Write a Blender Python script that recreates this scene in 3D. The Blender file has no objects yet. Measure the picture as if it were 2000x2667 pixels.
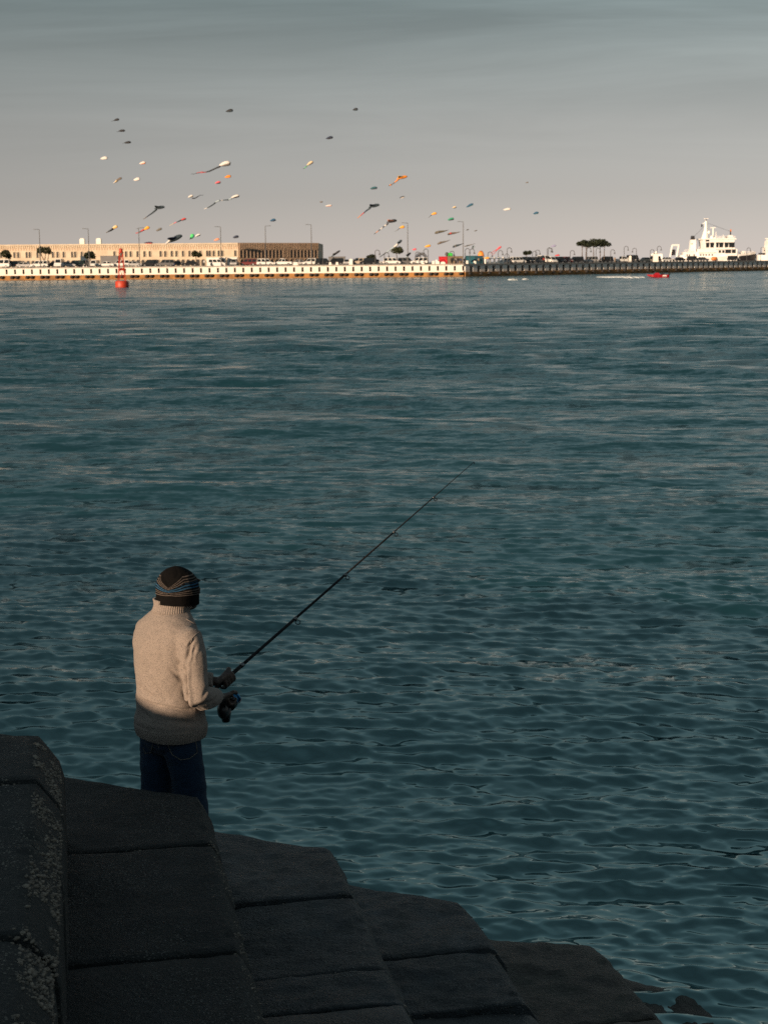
import bpy, bmesh, math, random
import numpy as np
from mathutils import Vector, Matrix, noise as mnoise

random.seed(7); rng = np.random.default_rng(11)
scene = bpy.context.scene
COL = scene.collection
R = math.radians

# ------------------------------------------------------------------ camera
CAM_H = 4.1
FPX = 4000.0                      # focal length in pixels of the 2000 x 2667 frame
cam_data = bpy.data.cameras.new('camera')
cam = bpy.data.objects.new('camera', cam_data); COL.objects.link(cam)
cam_data.sensor_fit = 'VERTICAL'; cam_data.sensor_height = 36.0
cam_data.lens = 36.0 * FPX / 2667.0
cam_data.clip_start = 0.1; cam_data.clip_end = 20000
CAM_M = Matrix.Rotation(R(90 - 9.25), 3, 'X') @ Matrix.Rotation(R(-0.475), 3, 'Z')
cam.matrix_world = Matrix.Translation((0, 0, CAM_H)) @ CAM_M.to_4x4()
cam_data.dof.use_dof = True; cam_data.dof.focus_distance = 7.1; cam_data.dof.aperture_fstop = 10.0
scene.camera = cam

# ------------------------------------------------------------------ light
SUN_AZ, SUN_EL = 39.0, 10.5       # degrees left of straight behind the camera, and above the horizon
S_DIR = Vector((-math.sin(R(SUN_AZ)) * math.cos(R(SUN_EL)), -math.cos(R(SUN_AZ)) * math.cos(R(SUN_EL)), math.sin(R(SUN_EL))))
sun_d = bpy.data.lights.new('sun', 'SUN'); sun = bpy.data.objects.new('sun', sun_d); COL.objects.link(sun)
sun_d.energy = 5.0; sun_d.angle = R(0.55); sun_d.color = (1.0, 0.73, 0.50)
sun.rotation_euler = S_DIR.to_track_quat('Z', 'Y').to_euler()

world = bpy.data.worlds.new('World'); scene.world = world; world.use_nodes = True
wt = world.node_tree; wn = wt.nodes; wl = wt.links; wn.clear()
def wnode(t, **k):
    n = wn.new(t)
    for a, b in k.items(): setattr(n, a, b)
    return n
w_out = wnode('ShaderNodeOutputWorld'); w_bg = wnode('ShaderNodeBackground')
sky = wnode('ShaderNodeTexSky', sky_type='NISHITA', sun_disc=False)
sky.sun_elevation = R(SUN_EL); sky.sun_rotation = R(180 + SUN_AZ)
sky.air_density = 1.0; sky.dust_density = 0.0; sky.ozone_density = 1.0; sky.altitude = 0
hsv = wnode('ShaderNodeHueSaturation'); hsv.inputs['Saturation'].default_value = 0.28; hsv.inputs['Value'].default_value = 1.0
wl.new(sky.outputs[0], hsv.inputs['Color'])
tc = wnode('ShaderNodeTexCoord'); sep = wnode('ShaderNodeSeparateXYZ'); wl.new(tc.outputs['Generated'], sep.inputs[0])
ramp = wnode('ShaderNodeValToRGB'); cr = ramp.color_ramp
SKY_STOPS = [(0.0, (0.74, 0.705, 0.74)), (0.045, (0.765, 0.73, 0.765)), (0.085, (0.80, 0.775, 0.785)), (0.125, (0.74, 0.77, 0.765)),
             (0.17, (0.57, 0.67, 0.665)), (0.26, (0.78, 0.93, 0.925)), (0.42, (1.02, 1.25, 1.27)), (0.70, (1.15, 1.42, 1.45)), (1.0, (1.2, 1.5, 1.55))]
while len(cr.elements) < len(SKY_STOPS): cr.elements.new(0.5)
for e, (p, c) in zip(cr.elements, SKY_STOPS): e.position = p; e.color = (*c, 1)
wl.new(sep.outputs['Z'], ramp.inputs[0])
mul = wnode('ShaderNodeMix', data_type='RGBA', blend_type='MULTIPLY'); mul.inputs[0].default_value = 1.0
wl.new(hsv.outputs[0], mul.inputs[6]); wl.new(ramp.outputs[0], mul.inputs[7])
# thin high cloud streaks
add = wnode('ShaderNodeMath', operation='ADD'); add.inputs[1].default_value = 0.12; wl.new(sep.outputs['Z'], add.inputs[0])
dvx = wnode('ShaderNodeMath', operation='DIVIDE'); wl.new(sep.outputs['X'], dvx.inputs[0]); wl.new(add.outputs[0], dvx.inputs[1])
dvy = wnode('ShaderNodeMath', operation='DIVIDE'); wl.new(sep.outputs['Y'], dvy.inputs[0]); wl.new(add.outputs[0], dvy.inputs[1])
cmb = wnode('ShaderNodeCombineXYZ'); wl.new(dvx.outputs[0], cmb.inputs[0]); wl.new(dvy.outputs[0], cmb.inputs[1])
cmap = wnode('ShaderNodeMapping'); cmap.inputs['Rotation'].default_value = (0, 0, R(40)); cmap.inputs['Scale'].default_value = (0.55, 1.6, 1)
wl.new(cmb.outputs[0], cmap.inputs[0])
cno = wnode('ShaderNodeTexNoise'); cno.inputs['Scale'].default_value = 0.9; cno.inputs['Detail'].default_value = 7; cno.inputs['Roughness'].default_value = 0.6; cno.inputs['Distortion'].default_value = 0.6
wl.new(cmap.outputs[0], cno.inputs['Vector'])
cmr = wnode('ShaderNodeMapRange'); cmr.inputs[1].default_value = 0.35; cmr.inputs[2].default_value = 0.75; cmr.inputs[3].default_value = 0.80; cmr.inputs[4].default_value = 1.22
wl.new(cno.outputs[0], cmr.inputs[0])
mul2 = wnode('ShaderNodeMix', data_type='RGBA', blend_type='MULTIPLY'); mul2.inputs[0].default_value = 1.0
cfac = wnode('ShaderNodeMapRange'); cfac.inputs[1].default_value = 0.05; cfac.inputs[2].default_value = 0.15; wl.new(sep.outputs['Z'], cfac.inputs[0]); wl.new(cfac.outputs[0], mul2.inputs[0])
wl.new(mul.outputs[2], mul2.inputs[6]); wl.new(cmr.outputs[0], mul2.inputs[7])
wl.new(mul2.outputs[2], w_bg.inputs[0]); w_bg.inputs[1].default_value = 0.053
wl.new(w_bg.outputs[0], w_out.inputs[0])

vs = scene.view_settings
scene.display_settings.display_device = 'sRGB'
vs.view_transform = 'Standard'; vs.look = 'None'; vs.gamma = 1.0; vs.use_curve_mapping = False; vs.exposure = 0.5
scene.render.engine = 'CYCLES'
scene.cycles.use_denoising = False
try: scene.cycles.denoiser = 'OPENIMAGEDENOISE'
except Exception: pass
scene.cycles.max_bounces = 6; scene.cycles.diffuse_bounces = 3; scene.cycles.glossy_bounces = 3
scene.cycles.caustics_reflective = False; scene.cycles.caustics_refractive = False

# ------------------------------------------------------------------ helpers
def ray(px, py):
    return CAM_M @ Vector(((px - 1000) / FPX, -(py - 1333.5) / FPX, -1.0))
def at_depth(px, py, Y):
    d = ray(px, py); t = Y / d.y
    return Vector((d.x * t, Y, CAM_H + d.z * t))
def on_level(px, py, z):
    d = ray(px, py); t = (z - CAM_H) / d.z
    return Vector((d.x * t, d.y * t, z))

class MB:
    """collects shapes, then links them as ONE mesh object"""
    def __init__(s): s.v = []; s.f = []
    def add(s, verts, faces):
        o = len(s.v); s.v += [tuple(p) for p in verts]; s.f += [tuple(i + o for i in f) for f in faces]; return s
    def box(s, c, d, rz=0.0, top=(1, 1), m=None):
        x, y, z = (q / 2 for q in d); tx, ty = top
        P = [(-x, -y, -z), (x, -y, -z), (x, y, -z), (-x, y, -z), (-x * tx, -y * ty, z), (x * tx, -y * ty, z), (x * tx, y * ty, z), (-x * tx, y * ty, z)]
        if m is not None: P = [m @ Vector(p) for p in P]
        ca, sa = math.cos(rz), math.sin(rz)
        P = [(p[0] * ca - p[1] * sa + c[0], p[0] * sa + p[1] * ca + c[1], p[2] + c[2]) for p in P]
        return s.add(P, [(3, 2, 1, 0), (4, 5, 6, 7), (0, 1, 5, 4), (1, 2, 6, 5), (2, 3, 7, 6), (3, 0, 4, 7)])
    def rings(s, rings, cap=True):
        n = len(rings[0]); V = [p for r in rings for p in r]; F = []
        for i in range(len(rings) - 1):
            for j in range(n):
                k = (j + 1) % n; F.append((i * n + j, i * n + k, (i + 1) * n + k, (i + 1) * n + j))
        if cap: F.append(tuple(range(n - 1, -1, -1))); F.append(tuple((len(rings) - 1) * n + j for j in range(n)))
        return s.add(V, F)
    def tube(s, pts, rad, n=8, cap=True, flat=1.0):
        pts = [Vector(p) for p in pts]
        if not hasattr(rad, '__len__'): rad = [rad] * len(pts)
        up = None; out = []
        for i, p in enumerate(pts):
            t = (pts[min(i + 1, len(pts) - 1)] - pts[max(i - 1, 0)]).normalized()
            if up is None:
                up = Vector((0, 0, 1)) if abs(t.z) < 0.9 else Vector((0, 1, 0))
            b = t.cross(up)
            b.normalize(); up = b.cross(t).normalized()
            out.append([p + (b * math.cos(a) + up * math.sin(a) * flat) * rad[i] for a in (2 * math.pi * j / n for j in range(n))])
        return s.rings(out, cap)
    def lathe(s, prof, c=(0, 0, 0), n=16, sx=1, sy=1):
        return s.rings([[(c[0] + r * sx * math.cos(2 * math.pi * j / n), c[1] + r * sy * math.sin(2 * math.pi * j / n), c[2] + z) for j in range(n)] for r, z in prof])
    def ball(s, c, r, n=12, k=8, m=None):
        if not hasattr(r, '__len__'): r = (r, r, r)
        rg = []
        for i in range(k + 1):
            a = -math.pi / 2 + math.pi * i / k; q = max(math.cos(a), 0.02)
            ring = [Vector((r[0] * q * math.cos(2 * math.pi * j / n), r[1] * q * math.sin(2 * math.pi * j / n), r[2] * math.sin(a))) for j in range(n)]
            if m is not None: ring = [m @ p for p in ring]
            rg.append([p + Vector(c) for p in ring])
        return s.rings(rg)
    def prism(s, poly, y0, y1):
        """polygon in the xz plane extruded along y"""
        n = len(poly)
        V = [(x, y0, z) for x, z in poly] + [(x, y1, z) for x, z in poly]
        F = [tuple(range(n)), tuple(range(2 * n - 1, n - 1, -1))] + [(j, n + j, n + (j + 1) % n, (j + 1) % n) for j in range(n)]
        return s.add(V, F)
    def mesh(s, name, mat, smooth=False):
        me = bpy.data.meshes.new(name); me.from_pydata(s.v, [], s.f); me.update()
        if mat is not None: me.materials.append(mat)
        if smooth: me.shade_smooth()
        return me
    def build(s, name, mat, parent=None, smooth=False, fix=True):
        me = s.mesh(name, mat, smooth)
        if fix:
            bm = bmesh.new(); bm.from_mesh(me); bmesh.ops.recalc_face_normals(bm, faces=bm.faces); bm.to_mesh(me); bm.free()
        return link(name, me, parent)
def link(name, me, parent=None, loc=None, rz=0.0):
    o = bpy.data.objects.new(name, me); COL.objects.link(o)
    if parent is not None: o.parent = parent
    if loc is not None: o.location = loc
    if rz: o.rotation_euler = (0, 0, rz)
    return o
def tag(o, label=None, cat=None, group=None, kind=None):
    if label: o['label'] = label
    if cat: o['category'] = cat
    if group: o['group'] = group
    if kind: o['kind'] = kind
    return o
def thing(name, label, cat, loc=(0, 0, 0), rz=0.0, group=None):
    o = bpy.data.objects.new(name, None); COL.objects.link(o); o.empty_display_size = 0.2
    o.location = loc; o.rotation_euler = (0, 0, rz)
    return tag(o, label, cat, group)
def copy_tree(o, parent=None, remat=None):
    c = o.copy(); COL.objects.link(c); c.parent = parent
    for ch in list(o.children): copy_tree(ch, c)
    return c
def remeshed(mb, voxel, smooth_it=0, name='tmp'):
    """one continuous skin over overlapping shapes"""
    me = mb.mesh(name, None)
    bm = bmesh.new(); bm.from_mesh(me); bmesh.ops.recalc_face_normals(bm, faces=bm.faces); bm.to_mesh(me); bm.free()
    o = bpy.data.objects.new(name, me); COL.objects.link(o)
    m = o.modifiers.new('r', 'REMESH'); m.mode = 'VOXEL'; m.voxel_size = voxel
    if smooth_it:
        k = o.modifiers.new('s', 'SMOOTH'); k.factor = 0.5; k.iterations = smooth_it
    dg = bpy.context.evaluated_depsgraph_get()
    res = bpy.data.meshes.new_from_object(o.evaluated_get(dg))
    bpy.data.objects.remove(o); bpy.data.meshes.remove(me)
    res.shade_smooth()
    return res
def get_co(me):
    a = np.empty(len(me.vertices) * 3, np.float32); me.vertices.foreach_get('co', a); return a.reshape(-1, 3)
def get_no(me):
    a = np.empty(len(me.vertices) * 3, np.float32); me.vertices.foreach_get('normal', a); return a.reshape(-1, 3)
def set_co(me, a):
    me.vertices.foreach_set('co', np.ascontiguousarray(a, np.float32).ravel()); me.update()

_mats = {}
def mat(name, c1, c2=None, scale=4.0, rough=0.7, bump=0.0, bscale=None, metal=0.0, detail=6.0, lo=0.35, hi=0.65, coat=0.0, stretch=(1, 1, 1), spec=0.5):
    """procedural: two tones mixed by noise, optional relief"""
    if name in _mats: return _mats[name]
    m = bpy.data.materials.new(name); m.use_nodes = True; nt = m.node_tree; N = nt.nodes; L = nt.links
    b = N['Principled BSDF']; b.inputs['Roughness'].default_value = rough; b.inputs['Metallic'].default_value = metal
    b.inputs['Specular IOR Level'].default_value = spec
    if coat: b.inputs['Coat Weight'].default_value = coat
    if c2 is None: c2 = tuple(q * 0.82 for q in c1)
    t = N.new('ShaderNodeTexCoord'); mp = N.new('ShaderNodeMapping'); mp.inputs['Scale'].default_value = stretch
    L.new(t.outputs['Object'], mp.inputs[0])
    n = N.new('ShaderNodeTexNoise'); n.inputs['Scale'].default_value = scale; n.inputs['Detail'].default_value = detail
    L.new(mp.outputs[0], n.inputs['Vector'])
    r = N.new('ShaderNodeMapRange'); r.inputs[1].default_value = lo; r.inputs[2].default_value = hi; L.new(n.outputs[0], r.inputs[0])
    mx = N.new('ShaderNodeMix'); mx.data_type = 'RGBA'; mx.inputs[6].default_value = (*c1, 1); mx.inputs[7].default_value = (*c2, 1)
    L.new(r.outputs[0], mx.inputs[0]); L.new(mx.outputs[2], b.inputs['Base Color'])
    if bump:
        n2 = N.new('ShaderNodeTexNoise'); n2.inputs['Scale'].default_value = bscale or scale * 3; n2.inputs['Detail'].default_value = 8
        L.new(mp.outputs[0], n2.inputs['Vector'])
        bp = N.new('ShaderNodeBump'); bp.inputs['Strength'].default_value = bump; bp.inputs['Distance'].default_value = 0.02
        L.new(n2.outputs[0], bp.inputs['Height']); L.new(bp.outputs[0], b.inputs['Normal'])
    _mats[name] = m; return m
# ------------------------------------------------------------------ sea
def sea_material():
    m = bpy.data.materials.new('sea_water'); m.use_nodes = True; nt = m.node_tree; N = nt.nodes; L = nt.links
    b = N['Principled BSDF']; b.inputs['Base Color'].default_value = (0.002, 0.018, 0.022, 1)
    b.inputs['Roughness'].default_value = 0.07; b.inputs['IOR'].default_value = 2.85; b.inputs['Specular Tint'].default_value = (0.56, 0.97, 0.98, 1)
    g = N.new('ShaderNodeNewGeometry')
    # ripples finer than the mesh: slope from two noises, as strong as the waves the mesh leaves out there
    rp = N.new('ShaderNodeAttribute'); rp.attribute_name = 'ripple'
    ro = N.new('ShaderNodeAttribute'); ro.attribute_name = 'gloss'; L.new(ro.outputs['Fac'], b.inputs['Roughness'])
    acc = None
    for sc, st, amp in ((2.6, (0.4, 1.0, 1.0), 4.2), (0.8, (0.3, 1, 1), 3.6), (7.0, (0.5, 1, 1), 2.8), (22.0, (0.45, 1, 1), 1.6)):
        mp = N.new('ShaderNodeMapping'); mp.inputs['Scale'].default_value = st; mp.inputs['Rotation'].default_value = (0, 0, R(9)); L.new(g.outputs['Position'], mp.inputs[0])
        n = N.new('ShaderNodeTexNoise'); n.inputs['Scale'].default_value = sc; n.inputs['Detail'].default_value = 2.0; n.inputs['Roughness'].default_value = 0.5
        L.new(mp.outputs[0], n.inputs['Vector'])
        s = N.new('ShaderNodeVectorMath'); s.operation = 'SUBTRACT'; s.inputs[1].default_value = (0.5, 0.5, 0.5); L.new(n.outputs['Color'], s.inputs[0])
        k = N.new('ShaderNodeVectorMath'); k.operation = 'MULTIPLY'; k.inputs[1].default_value = (amp * 0.6, amp, 0); L.new(s.outputs[0], k.inputs[0])
        if acc is None: acc = k
        else:
            a = N.new('ShaderNodeVectorMath'); a.operation = 'ADD'; L.new(acc.outputs[0], a.inputs[0]); L.new(k.outputs[0], a.inputs[1]); acc = a
    sc_ = N.new('ShaderNodeVectorMath'); sc_.operation = 'SCALE'; L.new(acc.outputs[0], sc_.inputs[0]); L.new(rp.outputs['Fac'], sc_.inputs['Scale']); acc = sc_
    a = N.new('ShaderNodeVectorMath'); a.operation = 'ADD'; L.new(acc.outputs[0], a.inputs[0]); L.new(g.outputs['Normal'], a.inputs[1])
    nn = N.new('ShaderNodeVectorMath'); nn.operation = 'NORMALIZE'; L.new(a.outputs[0], nn.inputs[0]); L.new(nn.outputs[0], b.inputs['Normal'])
    return m
M_SEA = sea_material()
def build_sea():
    apex = np.array([0.0, -4.0])
    # radial rings: about one ring per picture row near by, three beyond fifty metres, coarse to the horizon
    dep = [3.2]
    k = CAM_H * FPX / 2.607
    while dep[-1] < 700:
        d = dep[-1]; step = d * d / k * (0.9 if d < 18 else 0.64 if d < 45 else 0.44)
        dep.append(d + min(max(step, 0.012), 3.2))
    while dep[-1] < 9000: dep.append(dep[-1] * 1.06)
    r = np.array(dep) + 4.0
    half = R(18)
    ang = np.linspace(-half, half, 620)
    side = half + np.concatenate([np.linspace(0.0, 0.25, 40)[1:], np.linspace(0.25, math.pi - half, 40)[1:]])
    ang = np.concatenate([-side[::-1], ang, side[:-1]])
    na, nr = len(ang), len(r)
    X = apex[0] + np.outer(r, np.sin(ang)); Y = apex[1] + np.outer(r, np.cos(ang))
    miss = np.zeros(nr)
    H = np.zeros_like(X); DX = np.zeros_like(X); DY = np.zeros_like(X)
    dr = np.gradient(r); dlat = r * (2 * half / 620)
    samp = np.maximum(dr * 0.8, dlat)
    nw = 260
    lam = 0.055 * (11.0 / 0.055) ** (np.linspace(0, 1, nw) + rng.uniform(-.003, .003, nw))
    lam = np.clip(lam, 0.05, 11.5)
    wind = R(-97)                                  # travelling roughly towards the camera
    th = wind + rng.normal(0, 1, nw) * np.where(lam < 0.2, 0.42, 0.27)
    # slope carried by each wave
    sl = np.exp(-((np.log(lam) - np.log(0.22)) / 1.0) ** 2) * 1.0 + 0.10 + 0.06 * np.clip((lam - 1.2) / 1.5, 0, 1)
    sl *= 0.30 / math.sqrt((sl ** 2).sum() / 2) / 1.0
    amp = sl * lam / (2 * math.pi)
    ph = rng.uniform(0, 2 * math.pi, nw)
    # gustier and calmer patches
    patch = 0.82 + 0.26 * np.sin(X * 0.045 + 1.3 * np.sin(Y * 0.05) + 0.5) * np.sin(Y * 0.071 + 1.1 * np.sin(X * 0.06) + 1.0) + 0.14 * np.sin(X * 0.21 + 2 * np.sin(Y * .17)) * np.sin(Y * 0.33 + 1.5 * np.sin(X * .19))
    dense = slice(39 + 38, na - 38 - 39)
    cols = slice(20, na - 20)
    off = np.clip((r - 4 - 16) / 45, 0, 1); off = off * off * (3 - 2 * off)     # rougher beyond the lee of the breakwater
    for i in range(nw):
        miss += 0.5 * sl[i] ** 2 * (1 - np.clip((lam[i] / 2.4 - samp) / (lam[i] / 2.4 * 0.5), 0, 1) ** 2)
        lim = int(np.searchsorted(samp, lam[i] / 2.4))
        if lim < 3: continue
        lim = min(lim, nr)
        kx, ky = math.cos(th[i]) * 2 * math.pi / lam[i], math.sin(th[i]) * 2 * math.pi / lam[i]
        w = np.clip((lam[i] / 2.4 - samp[:lim]) / (lam[i] / 2.4 * 0.5), 0, 1)[:, None]
        P = (X[:lim, cols] * kx + Y[:lim, cols] * ky + ph[i]).astype(np.float32)
        a = amp[i] * w * patch[:lim, cols] * (1 + 3.0 * off[:lim, None] * min(1, max(0, (lam[i] - 0.45) / 0.5)) * min(1.0, 3.2 / lam[i]))
        H[:lim, cols] += a * np.cos(P)
        s = np.sin(P) * a * (0.62 if lam[i] > 0.25 else 0.25)
        DX[:lim, cols] -= s * math.cos(th[i]); DY[:lim, cols] -= s * math.sin(th[i])
    fade = np.clip((math.pi * 0.55 - np.abs(ang)) / 0.6, 0, 1)[None, :]
    co = np.stack([X + DX * fade, Y + DY * fade, H * fade], -1).reshape(-1, 3).astype(np.float32)
    i = np.arange(nr - 1)[:, None] * na; j = np.arange(na)[None, :]; jn = (j + 1) % na
    quads = np.stack(np.broadcast_arrays(i + j, i + na + j, i + na + jn, i + jn), -1).reshape(-1, 4)[:, ::-1]
    # innermost fan is under the breakwater: left open
    me = bpy.data.meshes.new('sea'); nq = len(quads)
    me.vertices.add(len(co)); me.vertices.foreach_set('co', co.ravel())
    me.loops.add(nq * 4); me.loops.foreach_set('vertex_index', np.ascontiguousarray(quads, np.int32).ravel())
    me.polygons.add(nq); me.polygons.foreach_set('loop_start', np.arange(0, nq * 4, 4, dtype=np.int32))
    at = me.attributes.new('ripple', 'FLOAT', 'POINT')
    at.data.foreach_set('value', np.repeat(0.050 + 0.8 * np.sqrt(miss), na).astype(np.float32))
    at = me.attributes.new('gloss', 'FLOAT', 'POINT')      # waves too fine for the mesh count as roughness
    at.data.foreach_set('value', np.repeat(np.clip(np.sqrt(0.16 * np.sqrt(miss)), 0.05, 0.15), na).astype(np.float32))
    me.update(calc_edges=True); me.materials.append(M_SEA); me.shade_smooth()
    o = link('sea', me); tag(o, 'choppy dark teal sea filling the harbour', None, None, 'structure')
    return o
build_sea()
# ------------------------------------------------------------------ breakwater in the foreground
ROW_A = math.atan(0.2)
DU = Vector((-math.sin(ROW_A), math.cos(ROW_A), 0)); DV = Vector((math.cos(ROW_A), math.sin(ROW_A), 0))
def uv(u, v, z): return Vector((u * DU.x + v * DV.x, u * DU.y + v * DV.y, z))
def to_uv(p): return (p.x * DU.x + p.y * DU.y, p.x * DV.x + p.y * DV.y)

def stone_mat(name, base, pale, speck, speck_scale, speck_amt, wet, moss=None):
    m = bpy.data.materials.new(name); m.use_nodes = True; nt = m.node_tree; N = nt.nodes; L = nt.links
    b = N['Principled BSDF']; b.inputs['Roughness'].default_value = wet; b.inputs['Specular IOR Level'].default_value = 0.4
    t = N.new('ShaderNodeNewGeometry'); pos = t.outputs['Position']
    def noise_(s, d=6, r=0.6, v=None):
        n = N.new('ShaderNodeTexNoise'); n.inputs['Scale'].default_value = s; n.inputs['Detail'].default_value = d; n.inputs['Roughness'].default_value = r; L.new(v or pos, n.inputs['Vector']); return n.outputs[0]
    def rng_(x, a, c, lo=0.0, hi=1.0):
        n = N.new('ShaderNodeMapRange'); n.inputs[1].default_value = a; n.inputs[2].default_value = c; n.inputs[3].default_value = lo; n.inputs[4].default_value = hi; L.new(x, n.inputs[0]); return n.outputs[0]
    def mix_(f, a, c):
        n = N.new('ShaderNodeMix'); n.data_type = 'RGBA'; L.new(f, n.inputs[0])
        for q, s in ((a, 6), (c, 7)):
            if isinstance(q, tuple): n.inputs[s].default_value = (*q, 1)
            else: L.new(q, n.inputs[s])
        return n.outputs[2]
    def mul_(a, c):
        n = N.new('ShaderNodeMath'); n.operation = 'MULTIPLY'; L.new(a, n.inputs[0]); L.new(c, n.inputs[1]); return n.outputs[0]
    big = rng_(noise_(1.7), 0.35, 0.7); mid = rng_(noise_(9.0), 0.4, 0.72)
    c = mix_(mul_(big, mid), base, pale)
    vo = N.new('ShaderNodeTexVoronoi'); vo.inputs['Scale'].default_value = speck_scale; L.new(pos, vo.inputs['Vector'])
    hit = rng_(vo.outputs['Distance'], 0.46, 0.28); patch = rng_(noise_(2.3, 4), 0.62 - 0.3 * speck_amt, 0.72 - 0.3 * speck_amt)
    sel = rng_(vo.outputs['Color'], 0.42, 0.7)
    spk = mul_(mul_(hit, patch), sel)
    c = mix_(spk, c, speck)
    if moss: c = mix_(rng_(noise_(3.1, 7), 0.47, 0.60), c, moss)
    L.new(c, b.inputs['Base Color'])
    hsum = N.new('ShaderNodeMath'); hsum.operation = 'ADD'; L.new(noise_(38.0, 8, 0.65), hsum.inputs[0])
    k = N.new('ShaderNodeMath'); k.operation = 'MULTIPLY'; k.inputs[1].default_value = 0.9; L.new(spk, k.inputs[0]); L.new(k.outputs[0], hsum.inputs[1])
    bp = N.new('ShaderNodeBump'); bp.inputs['Strength'].default_value = 0.75; bp.inputs['Distance'].default_value = 0.03
    L.new(hsum.outputs[0], bp.inputs['Height']); L.new(bp.outputs[0], b.inputs['Normal'])
    return m
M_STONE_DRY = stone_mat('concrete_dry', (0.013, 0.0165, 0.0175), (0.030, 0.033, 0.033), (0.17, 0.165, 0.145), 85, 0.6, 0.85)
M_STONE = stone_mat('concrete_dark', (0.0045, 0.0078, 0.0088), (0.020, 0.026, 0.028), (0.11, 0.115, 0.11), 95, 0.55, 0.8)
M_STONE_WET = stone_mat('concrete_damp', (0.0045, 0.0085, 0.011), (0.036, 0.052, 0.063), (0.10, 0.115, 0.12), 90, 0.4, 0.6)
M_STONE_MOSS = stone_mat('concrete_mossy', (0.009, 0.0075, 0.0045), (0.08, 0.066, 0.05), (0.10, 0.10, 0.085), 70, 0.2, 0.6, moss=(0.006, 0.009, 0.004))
M_PEBBLE = mat('pebble', (0.24, 0.21, 0.17), (0.07, 0.06, 0.05), 40, 0.8, 0.3, lo=0.3, hi=0.7)
M_SHELL = mat('shell', (0.45, 0.43, 0.40), (0.25, 0.23, 0.2), 60, 0.7)

def block_mesh(name, mt, u0, u1, v0, v1, z0, z1, cham=0.07, cdrop=0.10, skew=0.0, tilt=0.0, rough=0.010, seed=0):
    """a cast block: rounded edges, wide chamfer along its seaward top edge, worn surface"""
    nu, nv, nz = 30, 26, 12
    V = {}; verts = []; faces = []
    def idx(i, j, k):
        key = (i, j, k)
        if key not in V:
            V[key] = len(verts)
            fu, fv, fz = i / nu, j / nv, k / nz
            # spacing tightened towards the seaward edge
            verts.append((fu, fv, fz))
        return V[key]
    for i in range(nu):
        for j in range(nv):
            faces.append((idx(i, j, nz), idx(i + 1, j, nz), idx(i + 1, j + 1, nz), idx(i, j + 1, nz)))
    for i in range(nu):
        for k in range(nz):
            faces.append((idx(i, nv, k), idx(i, nv, k + 1), idx(i + 1, nv, k + 1), idx(i + 1, nv, k)))
            faces.append((idx(i, 0, k), idx(i + 1, 0, k), idx(i + 1, 0, k + 1), idx(i, 0, k + 1)))
    for j in range(nv):
        for k in range(nz):
            faces.append((idx(nu, j, k), idx(nu, j, k + 1), idx(nu, j + 1, k + 1), idx(nu, j + 1, k)))
            faces.append((idx(0, j, k), idx(0, j + 1, k), idx(0, j + 1, k + 1), idx(0, j, k + 1)))
    out = []
    LU, LV, LZ = u1 - u0, v1 - v0, z1 - z0
    e = 0.022
    for fu, fv, fz in verts:
        u, v, z = fu * LU, fv * LV, fz * LZ
        # rounded box
        c = Vector((min(max(u, e), LU - e), min(max(v, e), LV - e), min(max(z, e), LZ - e)))
        d = Vector((u, v, z)) - c
        if d.length > 1e-6: p = c + d.normalized() * e
        else: p = Vector((u, v, z))
        # chamfer
        over = (p.y - (LV - cham)) / cham + (p.z - (LZ - cdrop)) / cdrop - 1.0
        if over > 0 and p.y > LV - cham and p.z > LZ - cdrop:
            p.y -= over * cham * 0.5; p.z -= over * cdrop * 0.5
        U, Vv, Z = u0 + p.x, v0 + p.y, z0 + p.z
        if fu > 0.5: U -= skew * (Vv - v0) / LV * (fu - 0.5) * 2
        if fz > 0.5: Z -= tilt * (Vv - v0) * ((fu) ** 1.0)
        q = Vector((U * 2.1 + seed, Vv * 2.1, Z * 2.1))
        n = (mnoise.fractal(q * 1.3, 1.0, 2.0, 3) * 1.0 + mnoise.fractal(q * 5.0, 0.9, 2.1, 4) * 0.55)
        dirn = Vector((fu - 0.5, fv - 0.5, (fz - 0.4) * 1.4)); dirn.normalize()
        # chips along the edges
        nearedge = max(0.0, 1 - abs(over) * 2.5) if (p.y > LV - 2 * cham and p.z > LZ - 2 * cdrop) else 0.0
        chip = max(0.0, mnoise.noise(q * 7.0) - 0.1) * 0.05 * nearedge
        w = uv(U, Vv, Z) + (DU * dirn.x + DV * dirn.y + Vector((0, 0, dirn.z))) * (n * rough - chip)
        out.append(w)
    me = bpy.data.meshes.new(name); me.from_pydata(out, [], faces); me.update()
    bm = bmesh.new(); bm.from_mesh(me); bmesh.ops.recalc_face_normals(bm, faces=bm.faces); bm.to_mesh(me); bm.free()
    me.materials.append(mt); me.shade_smooth()
    return me

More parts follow.
